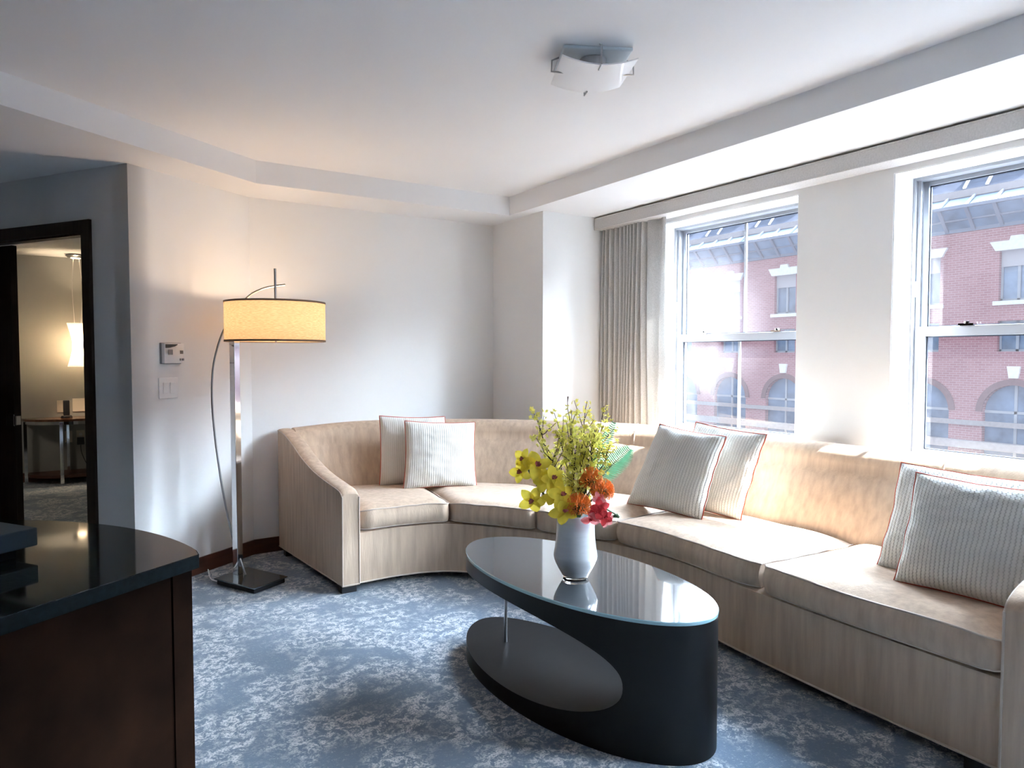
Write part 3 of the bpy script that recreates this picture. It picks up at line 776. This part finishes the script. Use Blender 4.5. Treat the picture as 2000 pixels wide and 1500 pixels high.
for (r,z,d,sz,nx,nz_,m) in ((.083,.295,-.10,.075,.1,.1,'red_orchid'),(.045,.252,-.105,.066,-.2,-.2,'pink'),(.10,.262,-.10,.06,.3,-.1,'red_orchid'),(.108,.245,-.09,.055,.4,-.2,'pink'),(.078,.325,-.085,.055,.2,.5,'pink'),(.065,.278,-.105,.06,-.1,0,'red_orchid')):
    orchid_flower(ro, fp(r,z,d), back+R3*nx+V((0,0,nz_)), sz, M[m], M['red_orchid'], 'blossom')
MB().tube([fp(.132,.258,-.08), fp(.15,.262,-.08), fp(.158,.255,-.08)], [.004,.0085,.004], 8).build('bud', M['green'], ro, smooth=60)
def pincushion(c, r, label):
    c = V(c); o = thing('pincushion_flower', label, 'flower', MOUTH, 'orange pincushion flowers in the vase')
    MB().tube([MOUTH-V((0,0,.02)), lerp(MOUTH,c,.5)+V((0,0,.01)), c], .004, 6).build('stem', M['green'], o, smooth=60)
    ax = (c-MOUTH).normalized()
    MB().lathe([(0,-r*.55),(r*.4,-r*.45),(r*.6,-r*.1),(r*.5,r*.25),(0,r*.45)], c, 16).build('core', M['protea_core'], o, smooth=80)
    pm = MB()
    for k in range(230):
        z = 1-1.65*(k+.5)/230; ph = k*2.39996; s = math.sqrt(max(0,1-z*z)); d = V((s*math.cos(ph), s*math.sin(ph), z))+rv(.1)
        d.normalize(); t1 = d.orthogonal().normalized()
        p0, p1, p2, p3 = c+d*r*.45, c+d*r*.8+t1*.002, c+d*r*1.02+V((0,0,r*.10)), c+d*r*.95+V((0,0,r*.24))
        pm.tube([p0,p1,p2,p3], [.0012,.0012,.0012,.0018], 4)
    pm.build('pins', M['protea'], o, smooth=60)
pincushion(fp(.052,.39,-.05), .046, 'upper orange pincushion flower just under the yellow branches')
pincushion(fp(.10,.345,-.04), .045, 'orange pincushion flower on the right beside the low fern frond')
pincushion(fp(.003,.298,-.095), .047, 'orange pincushion flower in the front centre above the vase rim')
def fern(tip, width, label, sag=.02):
    tip = V(tip); o = thing('fern_frond', label, 'fern', MOUTH, 'green fern fronds in the vase')
    b0 = MOUTH; d = tip-b0
    path = []
    for i in range(25):
        t = i/24; path.append(b0+d*t+V((0,0,sag*math.sin(PI*t))))
    MB().tube(path, [lerp(.0022,.0006,i/24) for i in range(25)], 5).build('midrib', M['green'], o, smooth=60)
    lf = MB(); nl = 26
    for k in range(nl):
        t = .38+.61*k/nl; p = b0+d*t+V((0,0,sag*math.sin(PI*t))); tg = d.normalized(); sd = tg.cross(D3).normalized()
        w = width*math.sin(PI*min(.98,(1-(t-.38)/.62)*.75+.06))**.8
        for s in (1,-1):
            dirv = (sd*s+tg*.30+D3*.10).normalized()
            pts = []
            for i in range(5):
                u = i/4; ww = .0032*math.sin(PI*min(.97,.2+.8*u)); pts.append([p+dirv*w*u-tg*ww, p+dirv*w*u+tg*ww])
            lf.grid(pts)
    lf.build('leaflets', M['fern'], o)
fern(fp(.160,.612,.05), .032, 'green fern frond standing upright behind the yellow branches')
fern(fp(.212,.513,-.02), .058, 'green fern frond spreading low to the right of the bouquet', .03)

# ------------------------------------------------------------------ floor lamp
fl = thing('floor_lamp', 'chrome arc floor lamp with a linen drum shade by the left wall', 'lamp', (.90,4.30,0))
c4 = [V((.723,4.378,0)),V((.882,4.06,0)),V((1.10,4.181,0)),V((.941,4.500,0))]
ctr = sum(c4, V((0,0,0)))/4
def quadslab(pts, z0, z1, k):
    p = [ctr+(q-ctr)*k for q in pts]
    return MB().add([q+V((0,0,z0)) for q in p]+[q+V((0,0,z1)) for q in p], [(3,2,1,0),(4,5,6,7),(0,1,5,4),(1,2,6,5),(2,3,7,6),(3,0,4,7)])
m_ = MB(); p = [ctr+(q-ctr)*.92 for q in c4]; m_.add([q+V((0,0,.0)) for q in p]+[q+V((0,0,.030)) for q in p], [(3,2,1,0),(4,5,6,7),(0,1,5,4),(1,2,6,5),(2,3,7,6),(3,0,4,7)])
bs = m_.build('base', M['blackm'], fl, bevel=.003)
m_ = MB(); m_.add([q+V((0,0,.030)) for q in c4]+[q+V((0,0,.037)) for q in c4], [(3,2,1,0),(4,5,6,7),(0,1,5,4),(1,2,6,5),(2,3,7,6),(3,0,4,7)])
m_.build('mirror_plate', M['darkchrome'], bs, bevel=.0015)
ea = (c4[2]-c4[1]).normalized(); eb = (c4[0]-c4[1]).normalized()
pc = V((.862,4.395,0))
MB().obox(pc-ea*.02-eb*.022+V((0,0,.037)), ea*.04, eb*.045, V((0,0,1.45))).build('pole', M['chrome'], fl, bevel=.002)
arc = crom([(.895,4.35,.037),(.878,4.362,.10),(.855,4.42,.20),(.829,4.440,.317),(.788,4.468,.594),(.756,4.495,.934),(.751,4.50,1.181),(.774,4.49,1.366),(.838,4.462,1.551),(.937,4.412,1.696),(1.016,4.368,1.752),(1.089,4.331,1.772),(1.138,4.301,1.779)], 7)
MB().tube(arc, .0062, 10).build('arc_rod', M['steel'], fl, smooth=60)
SC = V((1.086,4.325,0))
MB().tube([SC+V((0,0,1.45)), SC+V((0,0,1.875))], .0075, 12).build('stem', M['steel'], fl, smooth=60)
SR = .290
sh = MB().lathe([(SR,1.437),(SR,1.672)], SC, 72).build('lamp_shade', M['shade'], fl, smooth=60)
MB().lathe([(SR+.002,1.663),(SR+.0025,1.674),(SR-.003,1.674)], SC, 72).lathe([(SR-.003,1.434),(SR+.0025,1.434),(SR+.002,1.445)], SC, 72).build('trim_tape', M['trimtape'], sh, smooth=60)
MB().lathe([(0,1.441),(SR-.006,1.441)], SC, 48).build('diffuser', M['shade'], sh)
mm = MB()
for k in range(3):
    a = k*2*PI/3+.4; mm.tube([SC+V((0,0,1.66)), SC+V((math.cos(a)*(SR-.002), math.sin(a)*(SR-.002), 1.66))], .0025, 6)
mm.build('spider', M['steel'], sh)
MB().lathe([(0,1.50),(.02,1.505),(.032,1.53),(.026,1.565),(.014,1.59),(0,1.59)], SC, 20).build('bulb', M['bulb'], fl, smooth=60)
MB().tube([SC+V((0,0,1.428)),SC+V((0,0,1.442))], .006, 10).build('finial', M['steel'], fl, smooth=60)
MB().tube(crom([(.80,4.345,.01),(.76,4.37,.012),(.71,4.40,.03),(.70,4.43,.08),(.715,4.46,.035),(.70,4.55,.008)],5), .003, 6).build('power_cord', M['plastic'], fl, smooth=60)

# ------------------------------------------------------------------ wall plates
def wpt(u, z, w): return P0+T2*u+N2*w+V((0,0,z))
th_ = thing('thermostat', 'white wall thermostat with dark display above the light switches', 'thermostat', wpt(.255,1.30,.0))
MB().obox(wpt(.182,1.303,.0), T2*.142, N2*.012, V((0,0,.124))).build('wall_plate', M['plastic_grey'], th_, bevel=.004)
pf = [[wpt(.188+.136*i/16, z, .034+.012*math.sin(PI*i/16)*(1 if k in (1,2) else .8)) for k, z in enumerate((1.307,1.310,1.420,1.423))] for i in range(17)]
mb = MB(); mb.grid(pf); b0 = [wpt(.188+.136*i/16, 1.307, .012) for i in range(17)]; b1 = [wpt(.188+.136*i/16, 1.423, .012) for i in range(17)]
mb.grid([b0,[r[0] for r in pf]]); mb.grid([[r[-1] for r in pf],b1]); mb.add([b0[0],b1[0],pf[0][-1],pf[0][0]],[(0,1,2,3)]); mb.add([b0[-1],b1[-1],pf[-1][-1],pf[-1][0]],[(0,1,2,3)])
mb.build('cover', M['plastic'], th_, smooth=40)
sc_ = [(.192,1.418),(.192,1.396),(.215,1.398),(.245,1.405),(.262,1.413),(.268,1.419)]
MB().plate(sc_, [], lambda u,v,w: wpt(u,v,.047+w-.010*abs((u-.256)/.068)**2*1.0), .004).build('display', M['darkplastic'], th_)
MB().obox(wpt(.205,1.357,.0445), T2*.028, N2*.004, V((0,0,.030))).build('screen', M['plastic_grey'], th_)
for u, z in ((.288,1.362),(.284,1.322),(.304,1.322)):
    MB().obox(wpt(u,z,.036), T2*(.020 if z > 1.34 else .010), N2*.010, V((0,0,.020 if z > 1.34 else .013))).build('button', M['plastic_grey'], th_)
sw = thing('light_switch', 'white double rocker switch plate below the thermostat on the grey wall', 'light switch', wpt(.235,1.10,0))
MB().obox(wpt(.170,1.100,0), T2*.130, N2*.007, V((0,0,.122))).build('face_plate', M['plastic'], sw, bevel=.003)
for u in (.195,.243):
    a, b_, c_, d_ = wpt(u,1.128,.007), wpt(u+.032,1.128,.007), wpt(u+.032,1.194,.007), wpt(u,1.194,.007)
    mb = MB(); mb.add([a,b_,c_,d_,a+N2*.002,b_+N2*.002,c_+N2*.007,d_+N2*.007],[(3,2,1,0),(4,5,6,7),(0,1,5,4),(1,2,6,5),(2,3,7,6),(3,0,4,7)])
    mb.build('rocker', M['plastic'], sw, bevel=.001)

# ------------------------------------------------------------------ ceiling light
LC = V((1.818,2.226,0)); la_ = math.radians(-27)
ex_, ey_ = V((math.cos(la_),math.sin(la_),0)), V((-math.sin(la_),math.cos(la_),0))
cl = thing('ceiling_light', 'square flush ceiling light with bowed frosted glass on four clips', 'ceiling light', (LC.x,LC.y,ZC))
MB().obox(LC-ex_*.138-ey_*.105+V((0,0,2.536)), ex_*.276, ey_*.25, V((0,0,.0138))).build('pan', M['pan'], cl, bevel=.006)
g = []
for i in range(25):
    x = -1+2*i/24; zz = 2.462+.028*x*x; g.append([LC+ex_*(.148*x)+ey_*y+V((0,0,zz)) for y in (-.142,-.05,.05,.142)])
mb = MB(); mb.grid(g); mb.grid([[p+V((0,0,.005)) for p in r][::-1] for r in g])
e1 = [r[0] for r in g]; e2 = [r[-1] for r in g]
mb.grid([e1,[p+V((0,0,.005)) for p in e1]]); mb.grid([e2,[p+V((0,0,.005)) for p in e2]])
mb.build('glass_shade', M['frost'], cl, smooth=50)
for k, (dv_, L, zl) in enumerate(((ex_,.148,2.490),(-ex_,.148,2.490),(ey_,.142,2.4605),(-ey_,.142,2.4605))):
    p = [LC+dv_*.13+V((0,0,2.545)), LC+dv_*(L+.018)+V((0,0,2.530)), LC+dv_*(L+.020)+V((0,0,zl-.004)), LC+dv_*(L-.030)+V((0,0,zl-.006))]
    MB().tube(p, .0038, 6).build('clip', M['steel'], cl, smooth=40)
MB().lathe([(.0,2.505),(.05,2.505),(.055,2.536)], LC, 24).build('socket_cover', M['steel'], cl, smooth=40)

# ------------------------------------------------------------------ granite-topped dresser
E0 = V((.245,1.665,0)); dn = -N2
dr = thing('dresser', 'dark wood bow-front dresser with polished black granite top', 'dresser', E0+T2*(-.6)+dn*.39)
def dp(t, w, z): return E0+T2*t+dn*w+V((0,0,z))
Wd = .80
def bow(w): return .105*math.sin(PI*max(0,min(1,w/Wd)))**.75
out2 = [(0.0,0.0)]+[(bow(Wd*i/24)+.0, Wd*i/24) for i in range(1,24)]+[(0,Wd),(-1.5,Wd),(-1.5,0)]
gt_ = MB().plate(out2, [], lambda u,v,w: dp(u,v,.880+w), .0285).build('granite_top', M['granite_edge'], dr, bevel=.002)
MB().plate(out2, [], lambda u,v,w: dp(u*.999-.001,lerp(Wd/2,v,.997),.9085+w), .0015).build('polished_face', M['granite'], gt_)
body2 = [(-.045,.035),(-.045,Wd-.035),(-1.47,Wd-.035),(-1.47,.035)]
MB().plate(body2, [], lambda u,v,w: dp(u,v,w), .879).build('body', M['dresser'], dr, bevel=.002)
def front_part(w0, w1):
    n_ = 12; q = [(bow(lerp(w0,w1,i/n_))*.95-.012, lerp(w0,w1,i/n_)) for i in range(n_+1)]
    return [(-.040,w0)]+q+[(-.040,w1)]
for w0, w1, hw in ((.035,Wd/2-.002,Wd/2-.05),(Wd/2+.002,Wd-.035,Wd/2+.05)):
    df = MB().plate(front_part(w0,w1), [], lambda u,v,w: dp(u,v,.02+w), .852).build('cabinet_door', M['dresser'], dr)
    x = bow(hw)*.95-.012; MB().tube([dp(x,hw,.55), dp(x+.03,hw,.55), dp(x+.03,hw,.70), dp(x,hw,.70)], .006, 8).build('handle', M['steel'], df, smooth=60)
# box and tumbler on it
bx = thing('storage_box', 'low dark blue-grey box on the granite dresser top at the left edge', 'box', dp(-.33,.36,.91))
tc0 = V((-.055,1.85,.91))
MB().obox(tc0+V((0,0,.022)), -T2*.34, dn*.22, V((0,0,.040))).build('body', mat('slate_blue_lacquer', (.034,.055,.072), .6, spec=.2), bx, bevel=.003)
MB().obox(tc0-T2*.035+dn*.02+V((0,0,.0005)), -T2*.27, dn*.18, V((0,0,.0215))).build('foot', mat('matt_black_foot', (.010,.011,.012), .9, spec=.03), bx)
tg_ = thing('glass_tumbler', 'small glass tumbler behind the low box on the dresser', 'glass', (-.213,2.09,.911))
MB().lathe([(0,0),(.028,0),(.032,.075),(.030,.075),(.0265,.006),(0,.006)], (-.213,2.09,.911), 32).build('cup', M['clear'], tg_, smooth=40)

# ------------------------------------------------------------------ bedroom furniture
bt = thing('console_table', 'half-round wooden console table on chrome legs against the bedroom wall', 'table', (.0,8.78,0))
TB = V((.08,9.035,0)); hz = .665
half = [(-.47*math.cos(PI*i/32), -.40*math.sin(PI*i/32)) for i in range(33)]
MB().plate(half, [], lambda u,v,w: TB+V((u,v,hz+w)), .022).build('table_top', mat('walnut_top', (.12,.055,.03), .22, var=.25, vscale=6, stretch=(8,1,1), coat=.3), bt, bevel=.003)
MB().plate([(u*.94,v*.94) for u,v in half], [], lambda u,v,w: TB+V((u,v-.01,hz-.035+w)), .035).build('apron', M['chrome'], bt)
MB().plate([(u*.92,v*.92) for u,v in half], [], lambda u,v,w: TB+V((u,v-.01,.07+w)), .03).build('lower_shelf', M['basew'], bt, bevel=.003)
for a in (.07,.42,.93):
    p = TB+V((-.44*math.cos(PI*a), -.37*math.sin(PI*a)-.01, 0)); MB().box((p.x-.016,p.y-.016,0),(p.x+.016,p.y+.016,hz-.01)).build('leg', M['chrome'], bt, bevel=.002)
p = TB+V((-.05,-.03,0)); MB().box((p.x-.014,p.y-.014,0),(p.x+.014,p.y+.014,hz-.01)).build('leg', M['chrome'], bt, bevel=.002)
ph = thing('cordless_phone', 'black cordless phone standing in its cradle on the bedroom console', 'phone', (.022,8.80,hz+.022))
MB().lathe([(0,0),(.052,0),(.055,.012),(.045,.03),(0,.032)], (.022,8.80,hz+.022), 24).build('cradle', M['darkplastic'], ph, smooth=50)
MB().obox((-.008,8.79,hz+.05), V((.06,0,0)), V((0,.028,0)), V((0,.02,.165))).build('handset', M['darkplastic'], ph, bevel=.01)
def outlet(x, z, w, h, label, duplex=True, name='wall_outlet', cat='outlet'):
    o = thing(name, label, cat, (x,9.05,z))
    MB().box((x-w/2,9.043,z-h/2),(x+w/2,9.050,z+h/2)).build('face_plate', M['outlet'], o, bevel=.002)
    if duplex:
        for dz in (-.02,.02): MB().box((x-.016,9.0405,z+dz-.014),(x+.016,9.0435,z+dz+.014)).build('receptacle', M['plastic'], o, bevel=.001)
    return o
outlet(.142,.81,.125,.145,'wide ivory wall plate to the right of the bedroom phone', False)
outlet(-.005,.80,.118,.13,'ivory wall plate half hidden behind the black bedroom phone', False)
outlet(.034,.465,.072,.125,'ivory wall plate without a plug below the bedroom console top')
outlet(.147,.465,.078,.13,'ivory outlet with a black plug below the bedroom console')
pg = thing('power_plug', 'black power adapter hanging from the right-hand bedroom outlet', 'plug', (.147,9.03,.44))
MB().box((.112,8.985,.375),(.182,9.040,.455)).build('adapter', M['darkplastic'], pg, bevel=.006)
MB().tube(crom([(.147,9.01,.38),(.15,9.02,.30),(.18,9.03,.2),(.22,9.03,.108)],6), .004, 6).build('cord', M['darkplastic'], pg, smooth=60)
pd = thing('pendant_light', 'glowing hourglass pendant light hanging over the bedroom console', 'pendant light', (.137,8.75,1.24))
MB().lathe([(0,2.420),(.085,2.420),(.095,2.405),(.07,2.385),(.02,2.382),(0,2.382)], (.137,8.75,0), 32).build('canopy', M['steel'], pd, smooth=50)
MB().lathe([(0,2.3805),(.045,2.3815)], (.137,8.75,0), 24).build('canopy_lamp', M['bulb'], pd)
MB().lathe([(.096,1.236),(.072,1.32),(.052,1.40),(.046,1.466),(.052,1.53),(.072,1.61),(.096,1.696)], (.137,8.75,0), 48).build('shade', M['pendant_glow'], pd, smooth=60)
for dx in (-.02,.03):
    MB().tube(crom([(.137+dx,8.75,2.385),(.137+dx*1.8,8.75,2.1),(.137+dx*1.6,8.75,1.9),(.137+dx*1.2,8.75,1.70),(.137+dx*.8,8.75,1.5)],5), .0022, 6).build('cable', M['plastic'], pd, smooth=60)

# ------------------------------------------------------------------ building across the street
K = 1.875; XB = 30.0
def bz(z): return 1.35+(z-1.35)*K
bd = thing('brick_building', 'red brick building with white lintels, glazed cornice and slate roof across the street', 'building', (XB,15,-7.5))
def b3(u, v, w): return V((XB+w, u, v))
cent = [(6.3+1.77*k)*K for k in range(-3,7)]
ww = .32*K
holes = []; arches = []
for c in cent:
    holes.append([(c-ww,bz(2.46)),(c+ww,bz(2.46)),(c+ww,bz(3.48)),(c-ww,bz(3.48))])
    holes.append([(c-ww,bz(1.44)),(c+ww,bz(1.44)),(c+ww,bz(2.06)),(c-ww,bz(2.06))])
    ra, zc = .56*K, bz(.20)
    a = [(c-ra,bz(-1.2)),(c+ra,bz(-1.2))]+[(c+ra*math.cos(PI*k/20), zc+ra*math.sin(PI*k/20)) for k in range(21)]
    arches.append((c,ra,zc)); holes.append(a)
y0b, y1b = cent[0]-2.2, cent[-1]+2.2
yE = -48.0   # unseen facade stretch added to block the bright low sky
MB().plate([(yE,-7.5),(y1b,-7.5),(y1b,bz(3.99)),(yE,bz(3.99))], holes, b3, .5).build('brick_wall', M['brick'], bd)
MB().box((XB+.5,yE,-7.5),(XB+9,y1b,bz(4.6))).build('interior', M['copper'], bd)
for c in cent:
    MB().box((XB-.10,c-ww-.16,bz(2.46)-.16),(XB+.2,c+ww+.16,bz(2.46))).build('window_sill', M['limestone'], bd)
    z0, z1 = bz(3.47), bz(3.66)
    li = [(c-ww-.10,z0),(c+ww+.10,z0),(c+ww+.30,z1),(c+.24,z1),(c+.20,z1+.16),(c-.20,z1+.16),(c-.24,z1),(c-ww-.30,z1)]
    MB().plate(li, [], lambda u,v,w: V((XB-.12+w,u,v)), .3).build('lintel', M['limestone'], bd)
    for za, zb, bl in ((bz(2.46),bz(3.48),True),(bz(1.44),bz(2.06),False)):
        f = MB()
        for (p,q,r,s) in ((c-ww,c-ww+.07,za,zb),(c+ww-.07,c+ww,za,zb),(c-.05,c+.05,za,zb),(c-ww,c+ww,za,za+.08),(c-ww,c+ww,zb-.08,zb)): f.box((XB+.18,p,r),(XB+.28,q,s))
        wf = f.build('window', M['extframe'], bd)
        MB().add([(XB+.24,c-ww,za),(XB+.24,c+ww,za),(XB+.24,c+ww,zb),(XB+.24,c-ww,zb)], [(0,1,2,3)])
        p = MB(); p.add([(XB+.24,c-ww,za),(XB+.24,c+ww,za),(XB+.24,c+ww,zb),(XB+.24,c-ww,zb)], [(0,1,2,3)]); p.build('pane', M['extglass'], wf)
        if bl: MB().box((XB+.15,c-ww+.01,bz(3.15)),(XB+.178,c+ww-.01,bz(3.48))).build('blind', M['extblind'], wf)
    MB().plate([(c-.15,bz(.90)),(c+.15,bz(.90)),(c+.22,bz(1.14)),(c-.22,bz(1.14))], [], lambda u,v,w: V((XB-.1+w,u,v)), .25).build('keystone', M['limestone'], bd)
for c, ra, zc in arches:
    ro_ = .68*K; o = [(c+ro_*math.cos(PI*k/24), zc+ro_*math.sin(PI*k/24)) for k in range(25)]+[(c+ra*math.cos(PI*k/24), zc+ra*math.sin(PI*k/24)) for k in range(24,-1,-1)]
    MB().plate(o, [], lambda u,v,w: V((XB-.06+w,u,v)), .12).build('arch', M['archstone'], bd)
    f = MB(); f.box((XB+.2,c-.05,bz(-1.2)),(XB+.28,c+.05,zc+ra)); f.box((XB+.2,c-ra,zc-.05),(XB+.28,c+ra,zc+.05))
    aw = f.build('arched_window', M['extframe'], bd)
    p = MB(); p.add([(XB+.24,c-ra,bz(-1.2)),(XB+.24,c+ra,bz(-1.2)),(XB+.24,c+ra,zc+ra),(XB+.24,c-ra,zc+ra)], [(0,1,2,3)]); p.build('pane', M['extglass'], aw)
MB().box((XB-.12,yE,bz(-.10)),(XB+.1,y1b,bz(.0))).build('facade_band', M['band_grey'], bd)  # two plain grey bands along the lower facade
MB().box((XB-.30,yE,bz(-.58)),(XB+.1,y1b,bz(-.42))).build('facade_band', M['band_grey'], bd)
# glazed cornice: lower lights lean outward, upper lights slope back to the gutter
xl, zl0, zl1, xu, zu1 = XB-.75, bz(3.99), bz(3.99)+.80, XB, bz(4.68)
pw = .52*K; npn = int((y1b-y0b)/pw)
fr = MB()
def qbar(a, b_, y, w, h=.08):
    a, b_ = V(a), V(b_); d = (b_-a).normalized(); nn = V((-d.z,0,d.x))
    fr.obox(V((a.x,y-w/2,a.z)), V((0,w,0)), nn*h, b_-a)
for k in range(npn+1):
    y = y0b+k*pw; qbar((XB,0,zl0),(xl,0,zl1),y,.13); qbar((xl,0,zl1),(xu,0,zu1),y,.07)
for x, z, h in ((XB,zl0,.14),(lerp(XB,xl,.45),lerp(zl0,zl1,.45),.06),(xl,zl1,.12)): fr.box((x-.06,y0b,z-h/2),(x+.06,y1b,z+h/2))
gb = fr.build('glazed_cornice', M['copper'], bd)
sky = mat('sloped_skylight_glass', (.12,.16,.22), .6, spec=.05, var=.3, vscale=.8)
for k in range(npn):
    ya, yb = y0b+k*pw+.06, y0b+(k+1)*pw-.06
    p = MB(); p.add([(XB,ya,zl0),(XB,yb,zl0),(xl,yb,zl1),(xl,ya,zl1)],[(0,1,2,3)]); p.build('pane', M['extglass'], gb)
    p = MB(); p.add([(xl,ya,zl1),(xl,yb,zl1),(xu,yb,zu1),(xu,ya,zu1)],[(0,1,2,3)]); p.build('skylight_pane', sky, gb)
MB().box((XB-.05,yE,bz(4.68)),(XB+.5,y1b,bz(4.83))).build('gutter', M['band_grey'], bd)
rx, rz = XB+4.8, bz(4.8)+5.0
MB().add([], [])
m_ = MB(); m_.add([(XB+.2,yE,bz(4.8)),(XB+.2,y1b,bz(4.8)),(rx,y1b,rz),(rx,yE,rz),(XB+9,yE,bz(4.6)),(XB+9,y1b,bz(4.6))],[(0,1,2,3),(3,2,5,4),(0,3,4),(1,5,2)]); m_.build('mansard_roof', M['slate'], bd)
for c in cent:
    x0 = XB+1.1; z0 = bz(4.8)+.9
    dm = MB().box((x0,c-.60,z0),(x0+3,c+.60,z0+1.75)).build('dormer', M['slate'], bd)
    f = MB()
    for p,q,r,s in ((c-.45,c-.38,z0+.15,z0+1.5),(c+.38,c+.45,z0+.15,z0+1.5),(c-.04,c+.04,z0+.15,z0+1.5),(c-.45,c+.45,z0+1.45,z0+1.53),(c-.45,c+.45,z0+.1,z0+.18),(c-.45,c+.45,z0+.8,z0+.86)): f.box((x0-.06,p,r),(x0+.02,q,s))
    f.build('dormer_window', M['extframe'], dm)
    p = MB(); p.add([(x0-.01,c-.42,z0+.15),(x0-.01,c+.42,z0+.15),(x0-.01,c+.42,z0+1.5),(x0-.01,c-.42,z0+1.5)],[(0,1,2,3)]); p.build('pane', sky, dm)
    MB().box((x0-.15,c-.72,z0+1.75),(x0+3,c+.72,z0+1.87)).build('dormer_cap', M['limestone'], dm)
    for s in (-1.25,1.25):
        MB().tube([(XB+.35,c+s,bz(4.8)+.2),(rx,c+s,rz+.05)], .06, 6).build('roof_rib', M['limestone'], bd)
stt = struct('ground', MB().box((3.95,-60,-7.62),(70,90,-7.5)), M['asphalt'])

# ------------------------------------------------------------------ light
sd = D.lights.new('sun', 'SUN'); sd.energy = 13.0; sd.angle = math.radians(.6); sd.color = (1,.975,.95)
sl = D.objects.new('sun', sd); C.objects.link(sl); sl.location = (12,-12,14)
sl.rotation_euler = V((-1,1.2,-1.8)).to_track_quat('-Z','Y').to_euler()
w = D.worlds.new('sky'); bpy.context.scene.world = w; w.use_nodes = True; N = w.node_tree.nodes; L = w.node_tree.links
bg = N['Background']; bg.inputs['Strength'].default_value = 1.0
tcw = N.new('ShaderNodeTexCoord'); sep = N.new('ShaderNodeSeparateXYZ'); L.new(tcw.outputs['Generated'], sep.inputs[0])
# brighter towards the sun's side of the sky, darker away from it and towards the ground
def rampx(out, a, b, c, d):
    r = N.new('ShaderNodeMapRange'); r.inputs['From Min'].default_value = a; r.inputs['From Max'].default_value = b; r.inputs['To Min'].default_value = c; r.inputs['To Max'].default_value = d
    L.new(out, r.inputs['Value']); return r.outputs['Result']
side = rampx(sep.outputs['X'], -.2, .6, .02, 1.0)
mulw = N.new('ShaderNodeMath'); mulw.operation = 'MULTIPLY'; L.new(side, mulw.inputs[0]); L.new(rampx(sep.outputs['Z'], -.05, .10, .12, 1.0), mulw.inputs[1])
cm = N.new('ShaderNodeMix'); cm.data_type = 'RGBA'; cm.inputs['A'].default_value = (.82,.91,1.0,1); cm.inputs['B'].default_value = (.60,.78,1.0,1)
L.new(rampx(sep.outputs['Z'], 0, .9, 0, 1), cm.inputs['Factor']); L.new(cm.outputs['Result'], bg.inputs['Color'])
m5 = N.new('ShaderNodeMath'); m5.operation = 'MULTIPLY'; m5.inputs[1].default_value = 16.5; L.new(mulw.outputs[0], m5.inputs[0]); L.new(m5.outputs[0], bg.inputs['Strength'])
def lamp(name, loc, e, col, r):
    d = D.lights.new(name, 'POINT'); d.energy = e; d.color = col; d.shadow_soft_size = r
    o = D.objects.new(name, d); C.objects.link(o); o.location = loc; return o
lamp('floor_lamp_light', (SC.x,SC.y,1.60), 2.0, (1,.76,.53), .05)
lamp('pendant_lamp_light', (.137,8.75,1.466), 7.5, (1,.76,.50), .045)
lamp('bedroom_fill_light', (-1.6,7.4,2.1), 2.6, (1,.88,.74), .15)  # added fill for the dim bedroom, not a real fixture

# ------------------------------------------------------------------ camera
cd = D.cameras.new('camera'); cd.sensor_fit = 'HORIZONTAL'; cd.sensor_width = 36; cd.lens = 36*F_PX/2000; cd.clip_start = .05; cd.clip_end = 300
co = D.objects.new('camera', cd); C.objects.link(co); co.location = (0,0,1.35)
co.rotation_euler = (PI/2-TILT, 0, -YAW)
sc = bpy.context.scene; sc.camera = co
sc.view_settings.view_transform = 'Standard'; sc.view_settings.look = 'None'; sc.view_settings.gamma = 1; sc.view_settings.exposure = 2.62
try: sc.view_settings.use_curve_mapping = False
except Exception: pass
cy = sc.cycles
cy.use_denoising = True
try: cy.denoiser = 'OPENIMAGEDENOISE'
except Exception: pass
cy.max_bounces = 12; cy.diffuse_bounces = 7; cy.glossy_bounces = 5; cy.transmission_bounces = 8; cy.transparent_max_bounces = 12
cy.sample_clamp_indirect = 8
cy.caustics_reflective = False; cy.caustics_refractive = False
